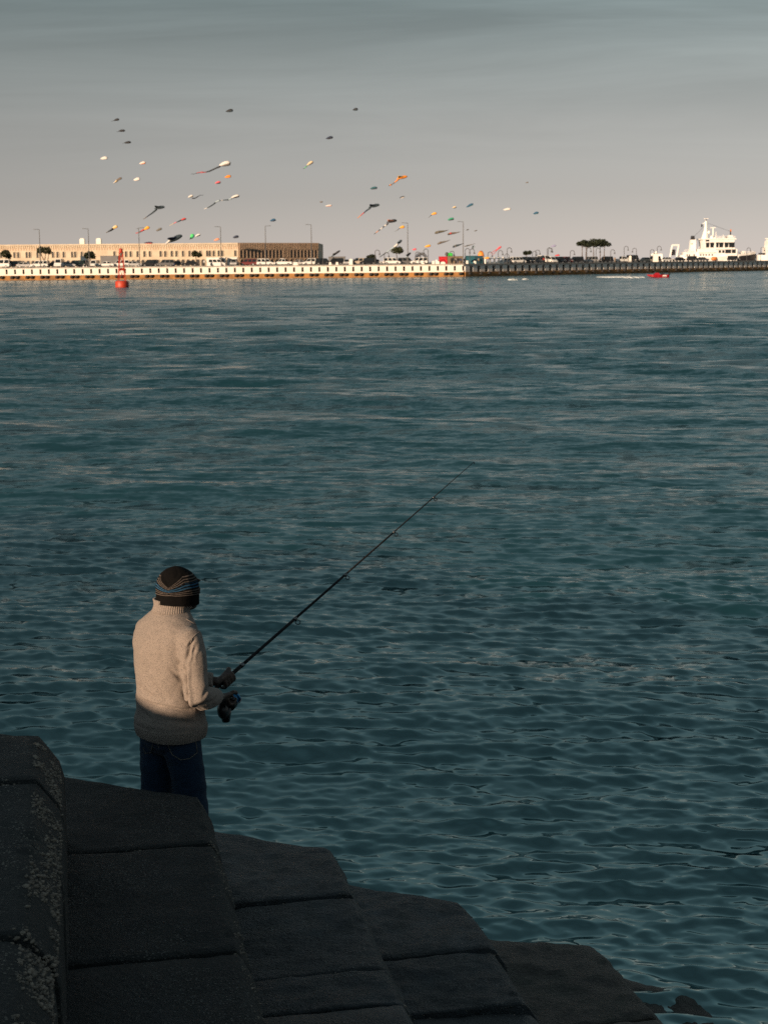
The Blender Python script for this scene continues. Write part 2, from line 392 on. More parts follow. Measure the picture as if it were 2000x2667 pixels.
from mathutils.bvhtree import BVHTree
def pebbles(name, spots, parent, mt, r0, r1, label=None):
    V = []; F = []
    trees = [BVHTree.FromPolygons([v.co for v in ch.data.vertices], [tuple(p.vertices) for p in ch.data.polygons]) for ch in parent.children if ch.type == 'MESH']
    def settle(p):
        best = None
        for t_ in trees:
            q = t_.find_nearest(p, 0.2)
            if q[0] is not None and (best is None or q[3] < best[1]): best = (q[0], q[3])
        return best[0] if best else p
    ico = [(0, 0, 1), (0.89, 0, .45), (.28, .85, .45), (-.72, .53, .45), (-.72, -.53, .45), (.28, -.85, .45), (.72, .53, -.45), (-.28, .85, -.45), (-.89, 0, -.45), (-.28, -.85, -.45), (.72, -.53, -.45), (0, 0, -1)]
    fi = [(0, 1, 2), (0, 2, 3), (0, 3, 4), (0, 4, 5), (0, 5, 1), (1, 6, 2), (2, 7, 3), (3, 8, 4), (4, 9, 5), (5, 10, 1), (2, 6, 7), (3, 7, 8), (4, 8, 9), (5, 9, 10), (1, 10, 6), (11, 7, 6), (11, 8, 7), (11, 9, 8), (11, 10, 9), (11, 6, 10)]
    for p in spots:
        p = settle(p)
        if mnoise.noise(p * 5.5) < -0.12 + 0.25 * mnoise.noise(p * 23): continue
        r = r0 + (r1 - r0) * random.random() ** 2.2; sx, sy, sz = r * random.uniform(.8, 1.6), r * random.uniform(.6, 1.1), r * random.uniform(.35, .7)
        a = random.uniform(0, 6.28); m = Matrix.Rotation(a, 3, 'Z') @ Matrix.Rotation(random.uniform(-.5, .5), 3, 'X')
        o = len(V)
        V += [p + m @ Vector((x * sx, y * sy, z * sz)) for x, y, z in ico]; F += [(a_ + o, b_ + o, c_ + o) for a_, b_, c_ in fi]
    mb = MB(); mb.v = [tuple(v) for v in V]; mb.f = F
    o = mb.build(name, mt, parent, smooth=True, fix=False); o['kind'] = 'stuff'
    return o

# rows of concrete blocks: top level, seaward edge v, far end u, seams u
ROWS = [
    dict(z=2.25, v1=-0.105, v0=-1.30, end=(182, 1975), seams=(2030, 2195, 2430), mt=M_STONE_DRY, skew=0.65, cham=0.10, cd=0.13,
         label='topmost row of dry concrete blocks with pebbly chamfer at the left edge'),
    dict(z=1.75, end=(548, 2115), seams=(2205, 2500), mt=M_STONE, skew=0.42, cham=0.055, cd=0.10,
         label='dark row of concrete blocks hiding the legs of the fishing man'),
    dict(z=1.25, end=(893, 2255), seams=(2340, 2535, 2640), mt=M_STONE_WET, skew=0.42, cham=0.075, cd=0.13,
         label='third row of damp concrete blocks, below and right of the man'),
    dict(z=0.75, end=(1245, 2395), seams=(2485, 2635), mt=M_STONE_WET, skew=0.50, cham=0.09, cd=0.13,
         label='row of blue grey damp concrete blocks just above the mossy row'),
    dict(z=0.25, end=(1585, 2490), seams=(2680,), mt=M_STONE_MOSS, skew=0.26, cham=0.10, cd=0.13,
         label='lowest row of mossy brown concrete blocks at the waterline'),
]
prev = -1.3
for i, r in enumerate(ROWS):
    e = on_level(r['end'][0], r['end'][1], r['z'] - r['cd'])
    ue, ve = to_uv(e)
    if 'v1' not in r: r['v1'] = ve
    v0 = r.get('v0', prev - 0.10)
    r['vL'] = v0; r['ue'] = ue
    us = [to_uv(on_level(r['end'][0] - 120, s, r['z']))[0] for s in r['seams']]
    root = thing('block_row', r['label'], 'stone step', (0, 0, 0), 0, 'stepped rows of concrete blocks')
    edges = [ue + r['skew']] + us + [1.0]
    for k in range(len(edges) - 1):
        a, b_ = edges[k + 1], edges[k]
        if a > b_ - 0.15: continue
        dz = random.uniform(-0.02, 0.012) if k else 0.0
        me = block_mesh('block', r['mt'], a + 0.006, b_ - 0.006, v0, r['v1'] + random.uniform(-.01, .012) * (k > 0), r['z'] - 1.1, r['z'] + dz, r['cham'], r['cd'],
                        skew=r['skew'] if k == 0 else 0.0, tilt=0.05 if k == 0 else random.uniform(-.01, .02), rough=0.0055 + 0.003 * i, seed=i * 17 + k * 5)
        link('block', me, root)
    # pebbles bared along chamfer and joints
    sp = []
    cnt = (4600, 700, 200, 260, 80)[i]
    for _ in range(cnt):
        t = random.random(); u = random.uniform(2.6, ue - 0.06)
        sp.append(uv(u, r['v1'] - r['cham'] * (1 - t) - 0.004, r['z'] - r['cd'] * t - 0.008))
    for u in us:
        for _ in range((140, 30, 24, 30, 6)[i]):
            sp.append(uv(u + random.gauss(0, 0.016), random.uniform(max(v0, -1.3), r['v1'] - 0.02), r['z'] - 0.016 + random.uniform(-.008, .006)))
    pebbles('exposed_aggregate', sp, root, M_PEBBLE, 0.0025, 0.007 if i else 0.0105)
    prev = r['v1']
VB = ROWS[1]
# the block the man stands on, hidden behind the second row
root = thing('standing_block', 'low concrete block under the fishing man, behind the second row', 'stone step', (0, 0, 0))
link('block', block_mesh('block', M_STONE, ROWS[1]['ue'] + 0.03, ROWS[1]['ue'] + 0.80, -0.35, ROWS[1]['v1'] + 0.10, -0.3, 1.0, 0.05, 0.06, rough=0.008, seed=77), root)
# drowned block and a rock at the lower right
root = thing('drowned_block', 'flat concrete block barely under water at the lower right', 'stone step', (0, 0, 0))
c1 = on_level(1690, 2540, 0); c2 = on_level(1900, 2667, 0)
ud, vd = to_uv(c1); ud2, vd2 = to_uv(c2)
link('block', block_mesh('block', M_STONE_MOSS, 4.5, ud + 0.12, ROWS[4]['v1'] - 0.1, vd2 + 0.04, -0.9, 0.012, 0.12, 0.10, skew=0.5, tilt=0.0, rough=0.02, seed=91), root)
# unseen wall added behind the viewpoint, shaped so its shade covers the blocks
shore = MB(); a = Vector((-0.96, 7.0, 0)) + Vector((-math.sin(R(SUN_AZ)), -math.cos(R(SUN_AZ)), 0)) * 5.5
wd = Vector((math.cos(R(SUN_AZ)), -math.sin(R(SUN_AZ)), 0)); wn_ = Vector((-math.sin(R(SUN_AZ)), -math.cos(R(SUN_AZ)), 0))
WALL_TOP = 2.065 + 5.5 * math.tan(R(SUN_EL))
rg = []
for k in range(-64, 56):
    t = k * 0.25; z = WALL_TOP + 0.30 * min(1, max(0, abs(t - 0.5) - 1.2)) * (mnoise.noise(Vector((t * 0.55, 1.7, 0))) + 0.6 * mnoise.noise(Vector((t * 1.7, 5.7, 0)))) + 0.10 * mnoise.noise(Vector((t * 0.8, 3.3, 0))) + 0.05 * mnoise.noise(Vector((t * 3.1, 8.3, 0))) - 0.16 * max(-1, min(1, t / 0.5)) * 0.25
    q = a + wd * t
    rg.append([q + Vector((0, 0, -0.5)), q + wn_ * 0.9 + Vector((0, 0, -0.5)), q + wn_ * 0.9 + Vector((0, 0, z)), q + Vector((0, 0, z))])
shore.rings(rg); o = shore.build('unseen_shade_wall', M_STONE_DRY); tag(o, 'unseen rough concrete wall added behind the viewpoint to shade the blocks', 'wall')
shore = MB(); shore.box((0, 0, 0), (40, 12, 3.2)); o = shore.build('promenade', M_STONE_DRY); o.rotation_euler = (0, 0, -R(SUN_AZ) * 0.3); o.location = (-10, -5.6, 0.85); tag(o, None, None, None, 'structure')
# ------------------------------------------------------------------ the fishing man
MAN_TH = 47.0
man_p = at_depth(449, 2000, 7.0); man_p = Vector((man_p.x, 7.0, 1.0))
man = thing('person', 'person in grey sweater, blue jeans and striped beanie fishing from the blocks', 'person', man_p, R(-MAN_TH))
MAN_I = Matrix.Rotation(R(MAN_TH), 3, 'Z')
def to_man(p): return MAN_I @ (Vector(p) - man_p)
def cloth_mat(name, a, b_, fleck, scale=160, rib=None, sheen=0.10):
    m = bpy.data.materials.new(name); m.use_nodes = True; nt = m.node_tree; N = nt.nodes; L = nt.links
    p = N['Principled BSDF']; p.inputs['Roughness'].default_value = 0.95; p.inputs['Specular IOR Level'].default_value = 0.15
    p.inputs['Sheen Weight'].default_value = sheen; p.inputs['Sheen Roughness'].default_value = 0.5
    t = N.new('ShaderNodeTexCoord'); mp = N.new('ShaderNodeMapping'); mp.inputs['Scale'].default_value = (1, 1, 1.9); L.new(t.outputs['Object'], mp.inputs[0])
    n = N.new('ShaderNodeTexNoise'); n.inputs['Scale'].default_value = scale; n.inputs['Detail'].default_value = 3; L.new(mp.outputs[0], n.inputs['Vector'])
    r = N.new('ShaderNodeValToRGB'); r.color_ramp.elements[0].position = 0.33; r.color_ramp.elements[1].position = 0.66
    r.color_ramp.elements[0].color = (*fleck, 1); r.color_ramp.elements[1].color = (*a, 1)
    e = r.color_ramp.elements.new(0.46); e.color = (*b_, 1)
    L.new(n.outputs[0], r.inputs[0]); L.new(r.outputs[0], p.inputs['Base Color'])
    bp = N.new('ShaderNodeBump'); bp.inputs['Strength'].default_value = 0.5; bp.inputs['Distance'].default_value = 0.004
    L.new(n.outputs[0], bp.inputs['Height']); L.new(bp.outputs[0], p.inputs['Normal'])
    return m
M_SWEATER = cloth_mat('grey_wool', (0.275, 0.228, 0.197), (0.215, 0.182, 0.160), (0.075, 0.07, 0.067), 230)
M_JEANS = cloth_mat('denim', (0.014, 0.036, 0.070), (0.010, 0.026, 0.052), (0.005, 0.012, 0.028), 220, sheen=0.05)
M_SEAM = mat('seam_thread', (0.20, 0.17, 0.13), None, 80, 0.8)
M_SKIN = mat('skin', (0.055, 0.031, 0.021), (0.035, 0.02, 0.014), 30, 0.55, 0.15, 160)
M_STUBBLE = mat('stubble', (0.10, 0.085, 0.075), (0.05, 0.045, 0.04), 140, 0.8, 0.3, 200)
M_SHOE = mat('shoe_leather', (0.02, 0.018, 0.016), None, 20, 0.6)
M_BELT = mat('belt_leather', (0.05, 0.035, 0.025), None, 40, 0.5)

SH_R, EL_R, WR_R = Vector((0.178, -0.005, 1.395)), Vector((0.250, -0.020, 1.150)), to_man(at_depth(566, 1815, 7.03))
SH_L, EL_L, WR_L = Vector((-0.156, 0.0, 1.39)), Vector((-0.195, 0.10, 1.13)), to_man(at_depth(567, 1775, 7.22))
HEAD = to_man(at_depth(465, 1532, 7.02)); HEAD_YAW = R(-6)

# rod line: from the left hand to the tip
rod_L = to_man(at_depth(588, 1770, 7.30)); rod_tip = to_man(at_depth(1234, 1203, 8.85))
rod_dir = (rod_tip - rod_L).normalized()
rod_butt = rod_L - rod_dir * 0.235

def hand(mb, axis_p, axis_d, wrist, side, span=0.021, R_=0.021, start=0.0, sweep=3.4, nf=4):
    """palm behind the bar, four fingers curled round it, thumb from the side of the palm"""
    ad = axis_d.normalized()
    to_w = (wrist - axis_p); to_w -= ad * to_w.dot(ad); to_w.normalize()
    bn = ad.cross(to_w)
    def pt(a, t, rr): return axis_p + ad * t + (to_w * math.cos(a) + bn * math.sin(a)) * rr
    # palm: thick slab from wrist to knuckles
    k0 = pt(0.15 * side, 0, 0.034)
    for t in (-0.030, -0.010, 0.010, 0.030):
        mb.tube([wrist + ad * t * 0.5, (wrist * 0.45 + pt(0.0, t, .036) * 0.55), pt(0.25 * side, t, 0.034), pt(0.8 * side, t, 0.033)], [0.017, 0.0145, 0.0125, 0.0095], 10)
    lens = (0.92, 1.0, 0.95, 0.78)
    for f in range(nf):
        t = (f - 1.5) * span
        s = sweep * lens[f]
        pts = [pt(side * (0.7 + s * q / 6), t * (1 + 0.1 * (q > 3)), 0.033 - 0.007 * q / 6) for q in range(7)]
        mb.tube(pts, [0.0092, 0.0090, 0.0087, 0.0084, 0.008, 0.0075, 0.006], 8)
    pts = [wrist * 0.55 + pt(-0.3 * side, 0.035, 0.036) * 0.45, pt(-0.55 * side, 0.044, 0.034), pt(-1.0 * side, 0.050, 0.032), pt(-1.7 * side, 0.048, 0.029), pt(-2.3 * side, 0.044, 0.026)]
    mb.tube(pts, [0.014, 0.0125, 0.0115, 0.0105, 0.008], 8)

# reel, placed on the rod just behind the left hand
reel_c = to_man(at_depth(585, 1838, 7.20))
knob = to_man(at_depth(593, 1818, 7.16))

def build_body():
    mb = MB()
    for s, foot in ((-1, Vector((-0.095, -0.03, 0))), (1, Vector((0.095, 0.03, 0)))):
        mb.tube([(s * 0.085, 0, 0.90), foot + Vector((0, 0.01, 0.50)), foot + Vector((0, -0.01, 0.30)), foot + Vector((0, -0.02, 0.08))], [0.075, 0.052, 0.048, 0.036], 14)
        mb.ball(foot + Vector((0, 0.05, 0.045)), (0.042, 0.12, 0.04), 12, 8)
    tor = [(0.88, .14, .10), (1.0, .14, .10), (1.15, .145, .105), (1.3, .155, .10), (1.38, .14, .085), (1.43, .10, .07), (1.47, .055, .055)]
    mb.rings([[(a * math.cos(q), b_ * math.sin(q), z) for q in (2 * math.pi * j / 24 for j in range(24))] for z, a, b_ in tor])
    mb.tube([(0, 0.0, 1.44), HEAD + Vector((0, -0.005, -0.08))], [0.055, 0.05], 16)
    for sh, el, wr in ((SH_R, EL_R, WR_R), (SH_L, EL_L, WR_L)):
        mb.tube([sh, sh * .5 + el * .5, el, el * .55 + wr * .45, wr], [0.042, 0.038, 0.032, 0.030, 0.023], 12)
    hm = Matrix.Rotation(HEAD_YAW, 3, 'Z')
    def H(x, y, z): return HEAD + hm @ Vector((x, y, z))
    mb.ball(H(0, 0, -0.006), (0.072, 0.092, 0.092), 24, 16)
    mb.tube([H(0, .045, -.01), H(0, .052, -.06), H(0, .062, -.105)], [.058, .052, .030], 16)      # jaw
    mb.tube([H(0, .088, .02), H(0, .106, -.022), H(0, .098, -.034)], [.010, .014, .012], 10)     # nose
    mb.ball(H(0, .088, -.066), (.024, .012, .008), 12, 8)                                        # lips
    mb.ball(H(0, .084, .032), (.058, .012, .010), 12, 8)                                         # brow
    for s in (-1, 1):
        mb.ball(H(s * .076, -.002, -.012), (.009, .018, .030), 10, 8)                            # ears
        mb.ball(H(s * .032, .080, .012), (.012, .012, .009), 10, 6)                              # eyes
    hand(mb, rod_L, rod_dir, WR_L, 1)
    hand(mb, knob, Vector((0.9, 0.2, 0.15)), WR_R, 1, span=0.019, R_=0.018)
    me = remeshed(mb, 0.0058, 3, 'body'); me.materials.append(M_SKIN)
    return link('body', me, man)
body = build_body()

# screen-like axes on the man, used to lay the folds as they run in the cloth
SR = Vector((math.cos(R(MAN_TH)), math.sin(R(MAN_TH)), 0))
def man_px(px, py): 
    q = to_man(at_depth(px, py, 7.0)); return (q.dot(SR), q.z)
def build_sweater():
    mb = MB()
    tor = [(0.925, .180, .142, 0), (0.95, .186, .148, 0), (0.985, .186, .148, -.004), (1.02, .176, .141, 0), (1.06, .176, .139, 0), (1.12, .172, .136, 0), (1.19, .171, .134, -.004),
           (1.27, .176, .132, -.008), (1.34, .180, .130, -.010), (1.39, .182, .122, -.008), (1.425, .174, .108, -.002), (1.455, .152, .096, .004), (1.485, .116, .084, .014), (1.505, .082, .076, .018), (1.52, .066, .066, .020)]
    ring = []
    for z, a, b_, cy in tor:
        rr = []
        for j in range(48):
            q = 2 * math.pi * j / 48; c, s = math.cos(q), math.sin(q); e = 2 / 2.35
            rr.append((a * abs(c) ** e * (1 if c > 0 else -1), cy + b_ * abs(s) ** e * (1 if s > 0 else -1), z + (0.006 * math.sin(q * 2) if z < 0.96 else 0)))
        ring.append(rr)
    mb.rings(ring)
    for sh, el, wr, s in ((SH_R, EL_R, WR_R, 1), (SH_L, EL_L, WR_L, -1)):
        inn = Vector((0.08 * s, 0, 1.40))
        pts = [inn, sh, sh * .72 + el * .28 + Vector((.006 * s, 0, 0)), sh * .4 + el * .6, el + Vector((0, -0.008, -.004)), el * .72 + wr * .28 + Vector((0, 0, -.012)), el * .4 + wr * .6 + Vector((0, 0, -.006)), el * .08 + wr * .92]
        mb.tube(pts, [0.060, 0.064, 0.064, 0.061, 0.062, 0.058, 0.051, 0.042], 24)
    me = remeshed(mb, 0.0058, 7, 'sweater')
    co = get_co(me).astype(float); no = get_no(me).astype(float)
    sr = np.array(SR); fwd = np.array([-math.sin(R(MAN_TH)) , -math.cos(R(MAN_TH)), 0.0])
    view = np.array(MAN_I @ Vector((0, -1, 0)))
    X = co @ sr; Z = co[:, 2]
    facing = np.clip((no @ view) * 1.6 + 0.3, 0, 1)
    d = np.zeros(len(co))
    folds = [((477, 1695), (497, 1726), .010, .007), ((456, 1721), (503, 1762), .009, .009), ((365, 1778), (414, 1796), .006, .008),
             ((372, 1811), (440, 1815), .008, .007), ((440, 1815), (512, 1828), .010, .008), ((405, 1755), (452, 1804), .005, .010), ((490, 1781), (524, 1828), .012, .011),
             ((512, 1651), (500, 1691), .013, .008), ((522, 1655), (516, 1690), .006, .006), ((505, 1690), (520, 1660), .004, .006), ((498, 1702), (506, 1800), .016, .007),
             ((562, 1746), (545, 1778), .006, .007), ((575, 1790), (560, 1822), .006, .006), ((540, 1800), (585, 1800), .004, .007), ((500, 1660), (520, 1640), .006, .005),
             ((560, 1832), (585, 1822), .006, .005), ((520, 1808), (548, 1826), .006, .007), ((380, 1700), (400, 1780), .003, .012), ((430, 1640), (440, 1700), .0025, .014),
             ((525, 1840), (535, 1880), .008, .010), ((370, 1835), (400, 1850), .004, .010), ((470, 1850), (520, 1862), .004, .010), ((372, 1765), (382, 1800), .005, .006)]
    for p0, p1, dep, wid in folds:
        a = np.array(man_px(*p0)); b_ = np.array(man_px(*p1)); ab = b_ - a
        t = np.clip(((X - a[0]) * ab[0] + (Z - a[1]) * ab[1]) / (ab @ ab), 0, 1)
        wob = 0.004 * np.sin(t * 7 + p0[0])
        nx, nz = -ab[1] / np.linalg.norm(ab), ab[0] / np.linalg.norm(ab)
        ex, ez = X - a[0] - t * ab[0], Z - a[1] - t * ab[1]
        sd = ex * nx + ez * nz - wob; dist = np.sqrt(ex ** 2 + ez ** 2)
        along = np.sin(np.pi * np.clip(t, 0.04, 0.96)) ** 0.6
        dep *= 1.6; d += facing * along * dep * (-np.exp(-(dist / wid) ** 2) + 0.4 * np.exp(-((sd - 2.0 * wid) / (1.3 * wid)) ** 2) * np.exp(-(np.maximum(dist - 3.2 * wid, 0) / wid) ** 2))
    low = np.array([mnoise.fractal(Vector((p[0] * 7, p[1] * 7, p[2] * 11)), 1.0, 2.0, 3) for p in co]) * 0.0055
    d += low * (0.3 + 0.7 * facing)
    co += no * d[:, None]
    set_co(me, co); me.materials.append(M_SWEATER)
    return link('sweater', me, man)
sweater = build_sweater()

def rib_band(name, z0, z1, ra, rb, cy, n, depth, parent, mt, flare=0.0, tiltx=0.0, tilty=0.0, gap=None, thick=0.006, rows=8, e=2 / 2.35):
    """knitted rib: a band with real ridges"""
    mb = MB(); per = 6; N_ = n * per
    outer, inner = [], []
    for k in range(rows + 1):
        f = k / rows; z = z0 + (z1 - z0) * f; ro, ri = [], []
        bulge = 0.003 * math.sin(f * math.pi)
        for j in range(N_):
            q = 2 * math.pi * j / N_; c, s = math.cos(q), math.sin(q)
            rr = depth * (0.5 + 0.5 * math.cos(2 * math.pi * j / per)) + bulge
            cx, sy = abs(c) ** e * (1 if c > 0 else -1), abs(s) ** e * (1 if s > 0 else -1)
            zz = z + tiltx * c * f + tilty * s * f
            ro.append(((ra[0] + (ra[1] - ra[0]) * f + rr) * cx, cy[0] + (cy[1] - cy[0]) * f + (rb[0] + (rb[1] - rb[0]) * f + rr) * sy, zz))
            ri.append(((ra[0] + (ra[1] - ra[0]) * f - thick) * cx, cy[0] + (cy[1] - cy[0]) * f + (rb[0] + (rb[1] - rb[0]) * f - thick) * sy, zz))
        outer.append(ro); inner.append(ri)
    prof = outer + inner[::-1] + [outer[0]]
    mb.rings(prof, cap=False)
    return mb.build(name, mt, parent, True)
rib_band('hem_rib', 0.905, 0.962, (.176, .184), (.140, .148), (0, 0), 84, 0.0035, sweater, M_SWEATER)
# collar: tall ribbed band, its front standing open
def build_collar():
    mb = MB(); n = 46; per = 6; rows = 9; outer, inner = [], []
    a0, a1 = R(118), R(118 - 330)        # open at the front (front is 90 degrees)
    base = Vector((0, 0.022, 1.507)); N_ = n * per
    for k in range(rows + 1):
        f = k / rows; ro, ri = [], []
        for j in range(N_ + 1):
            q = a0 + (a1 - a0) * j / N_; c, s = math.cos(q), math.sin(q)
            h = 0.050 - 0.008 * s + (-0.018 if s > 0.6 else 0)
            flare = 0.008 * f + 0.012 * max(0, f - 0.55) + 0.012 * (1 - f) ** 3
            rib = 0.0026 * (0.5 + 0.5 * math.cos(2 * math.pi * j / per))
            r_ = 0.076 + flare
            sag = -0.020 * max(0, s)
            ro.append((base.x + (r_ + rib) * c, base.y + (r_ + rib) * s * 1.02 + 0.012 * f, base.z + h * f + sag - 0.006))
            ri.append((base.x + (r_ - .007) * c, base.y + (r_ - .007) * s * 1.02 + 0.012 * f, base.z + h * f + sag - 0.006))
        outer.append(ro); inner.append(ri)
    mb2 = MB(); prof = outer + inner[::-1]
    V = [p for r in prof for p in r]; m = N_ + 1; F = []
    for i in range(len(prof)):
        i2 = (i + 1) % len(prof)
        for j in range(N_): F.append((i * m + j, i * m + j + 1, i2 * m + j + 1, i2 * m + j))
    for j in (0, N_): F.append(tuple(i * m + j for i in range(len(prof))))
    mb2.add(V, F)
    return mb2.build('collar', M_SWEATER, sweater, True)
build_collar()
# shoulder and armhole seams
mb = MB()
def on_sweater(px, py):
    q = to_man(at_depth(px, py, 6.2)); cdir = (MAN_I @ ray(px, py)).normalized()
    ok, loc, nr_, _ = sweater.ray_cast(q, cdir)
    return loc + nr_ * 0.0012 if ok else None
def seam_line(pts, r, mb):
    q = []
    for (x0, y0), (x1, y1) in zip(pts[:-1], pts[1:]):
        for k in range(8):
            p = on_sweater(x0 + (x1 - x0) * k / 8, y0 + (y1 - y0) * k / 8)
            if p is not None: q.append(p)
    if len(q) > 2: mb.tube(q, r, 5)
bpy.context.view_layer.update()
for pts_ in ([(528, 1641), (512, 1651), (500, 1664), (494, 1683), (495, 1702)], [(485, 1612), (505, 1624), (520, 1632), (530, 1643)]):
    mb = MB(); seam_line(pts_, 0.0016, mb)
    if mb.v: mb.build('seam', M_SWEATER, sweater, True)

def build_jeans():
    mb = MB()
    for s, foot in ((-1, Vector((-0.100, -0.035, 0))), (1, Vector((0.098, 0.035, 0)))):
        pts = [(s * 0.082, -.002, 0.93), (s * 0.086, -.004 + foot.y * .2, 0.84), foot * .6 + Vector((s * .03, 0, 0.74)), foot + Vector((0, 0.008, 0.52)), foot + Vector((0, -.005, 0.30)), foot + Vector((0, -0.012, 0.05))]
        mb.tube(pts, [0.090, 0.090, 0.083, 0.074, 0.068, 0.066], 28)
    mb.rings([[(a * math.cos(q), b_ * math.sin(q), z) for q in (2 * math.pi * j / 36 for j in range(36))] for z, a, b_ in ((0.82, .115, .085), (0.87, .160, .122), (0.92, .164, .126), (0.98, .158, .120))])
    me = remeshed(mb, 0.0065, 6, 'jeans')
    co = get_co(me).astype(float); no = get_no(me).astype(float)
    d = np.array([mnoise.fractal(Vector((p[0] * 9, p[1] * 9, p[2] * 16)), 1.0, 2.0, 3) for p in co]) * 0.005
    co += no * d[:, None]; set_co(me, co); me.materials.append(M_JEANS)
    return link('jeans', me, man)
jeans = build_jeans()
bpy.context.view_layer.update()
def on_jeans(px, py, off=0.0015):
    q = to_man(at_depth(px, py, 6.2)); cdir = (MAN_I @ ray(px, py)).normalized()
    ok, loc, nr_, _ = jeans.ray_cast(q, cdir)
    return loc + nr_ * off if ok else None
def jean_line(pts, name, r=0.0013, off=0.0012):
    mb = MB(); q = []
    for (x0, y0), (x1, y1) in zip(pts[:-1], pts[1:]):
        for k in range(7):
            p = on_jeans(x0 + (x1 - x0) * k / 7, y0 + (y1 - y0) * k / 7, off)
            if p is not None: q.append(p)
    if len(q) > 2: mb.tube(q, r, 5); return mb.build(name, M_SEAM, jeans, True)
pk = [(434, 1925), (442, 1950), (450, 1966), (472, 1979), (495, 1975), (514, 1960), (512, 1940), (508, 1925)]
jean_line(pk, 'pocket_stitching'); jean_line([(399, 1936), (395, 1960), (378, 1962), (374, 1945)], 'pocket_stitching'); jean_line([(411, 1934), (413, 1942), (416, 1949)], 'seam')
for s, foot in ((-1, Vector((-0.100, -0.035, 0))), (1, Vector((0.098, 0.035, 0)))):
    mb = MB(); mb.tube([foot + Vector((0, -.10, .045)), foot + Vector((0, -.03, .05)), foot + Vector((0, .08, .045)), foot + Vector((0, .17, .03))], [.034, .046, .044, .026], 14)
    mb.v = [(x, y, max(z, 0.0)) for x, y, z in mb.v]
    mb.build('shoe', M_SHOE, man, True)

# knitted beanie: stripes dip to a V where the crown folds down at the back
def hat_mat():
    m = bpy.data.materials.new('striped_knit'); m.use_nodes = True; nt = m.node_tree; N = nt.nodes; L = nt.links
    p = N['Principled BSDF']; p.inputs['Roughness'].default_value = 0.95; p.inputs['Specular IOR Level'].default_value = 0.1
    a = N.new('ShaderNodeAttribute'); a.attribute_name = 'knit'
    t = N.new('ShaderNodeTexCoord'); n = N.new('ShaderNodeTexNoise'); n.inputs['Scale'].default_value = 260; n.inputs['Detail'].default_value = 3; L.new(t.outputs['Object'], n.inputs['Vector'])
    r = N.new('ShaderNodeMapRange'); r.inputs[1].default_value = 0.3; r.inputs[2].default_value = 0.7; r.inputs[3].default_value = 0.6; r.inputs[4].default_value = 1.25; L.new(n.outputs[0], r.inputs[0])
    mx = N.new('ShaderNodeMix'); mx.data_type = 'RGBA'; mx.blend_type = 'MULTIPLY'; mx.inputs[0].default_value = 1
    L.new(a.outputs['Color'], mx.inputs[6]); L.new(r.outputs[0], mx.inputs[7]); L.new(mx.outputs[2], p.inputs['Base Color'])
    bp = N.new('ShaderNodeBump'); bp.inputs['Strength'].default_value = 0.4; bp.inputs['Distance'].default_value = 0.003; L.new(n.outputs[0], bp.inputs['Height']); L.new(bp.outputs[0], p.inputs['Normal'])
    return m
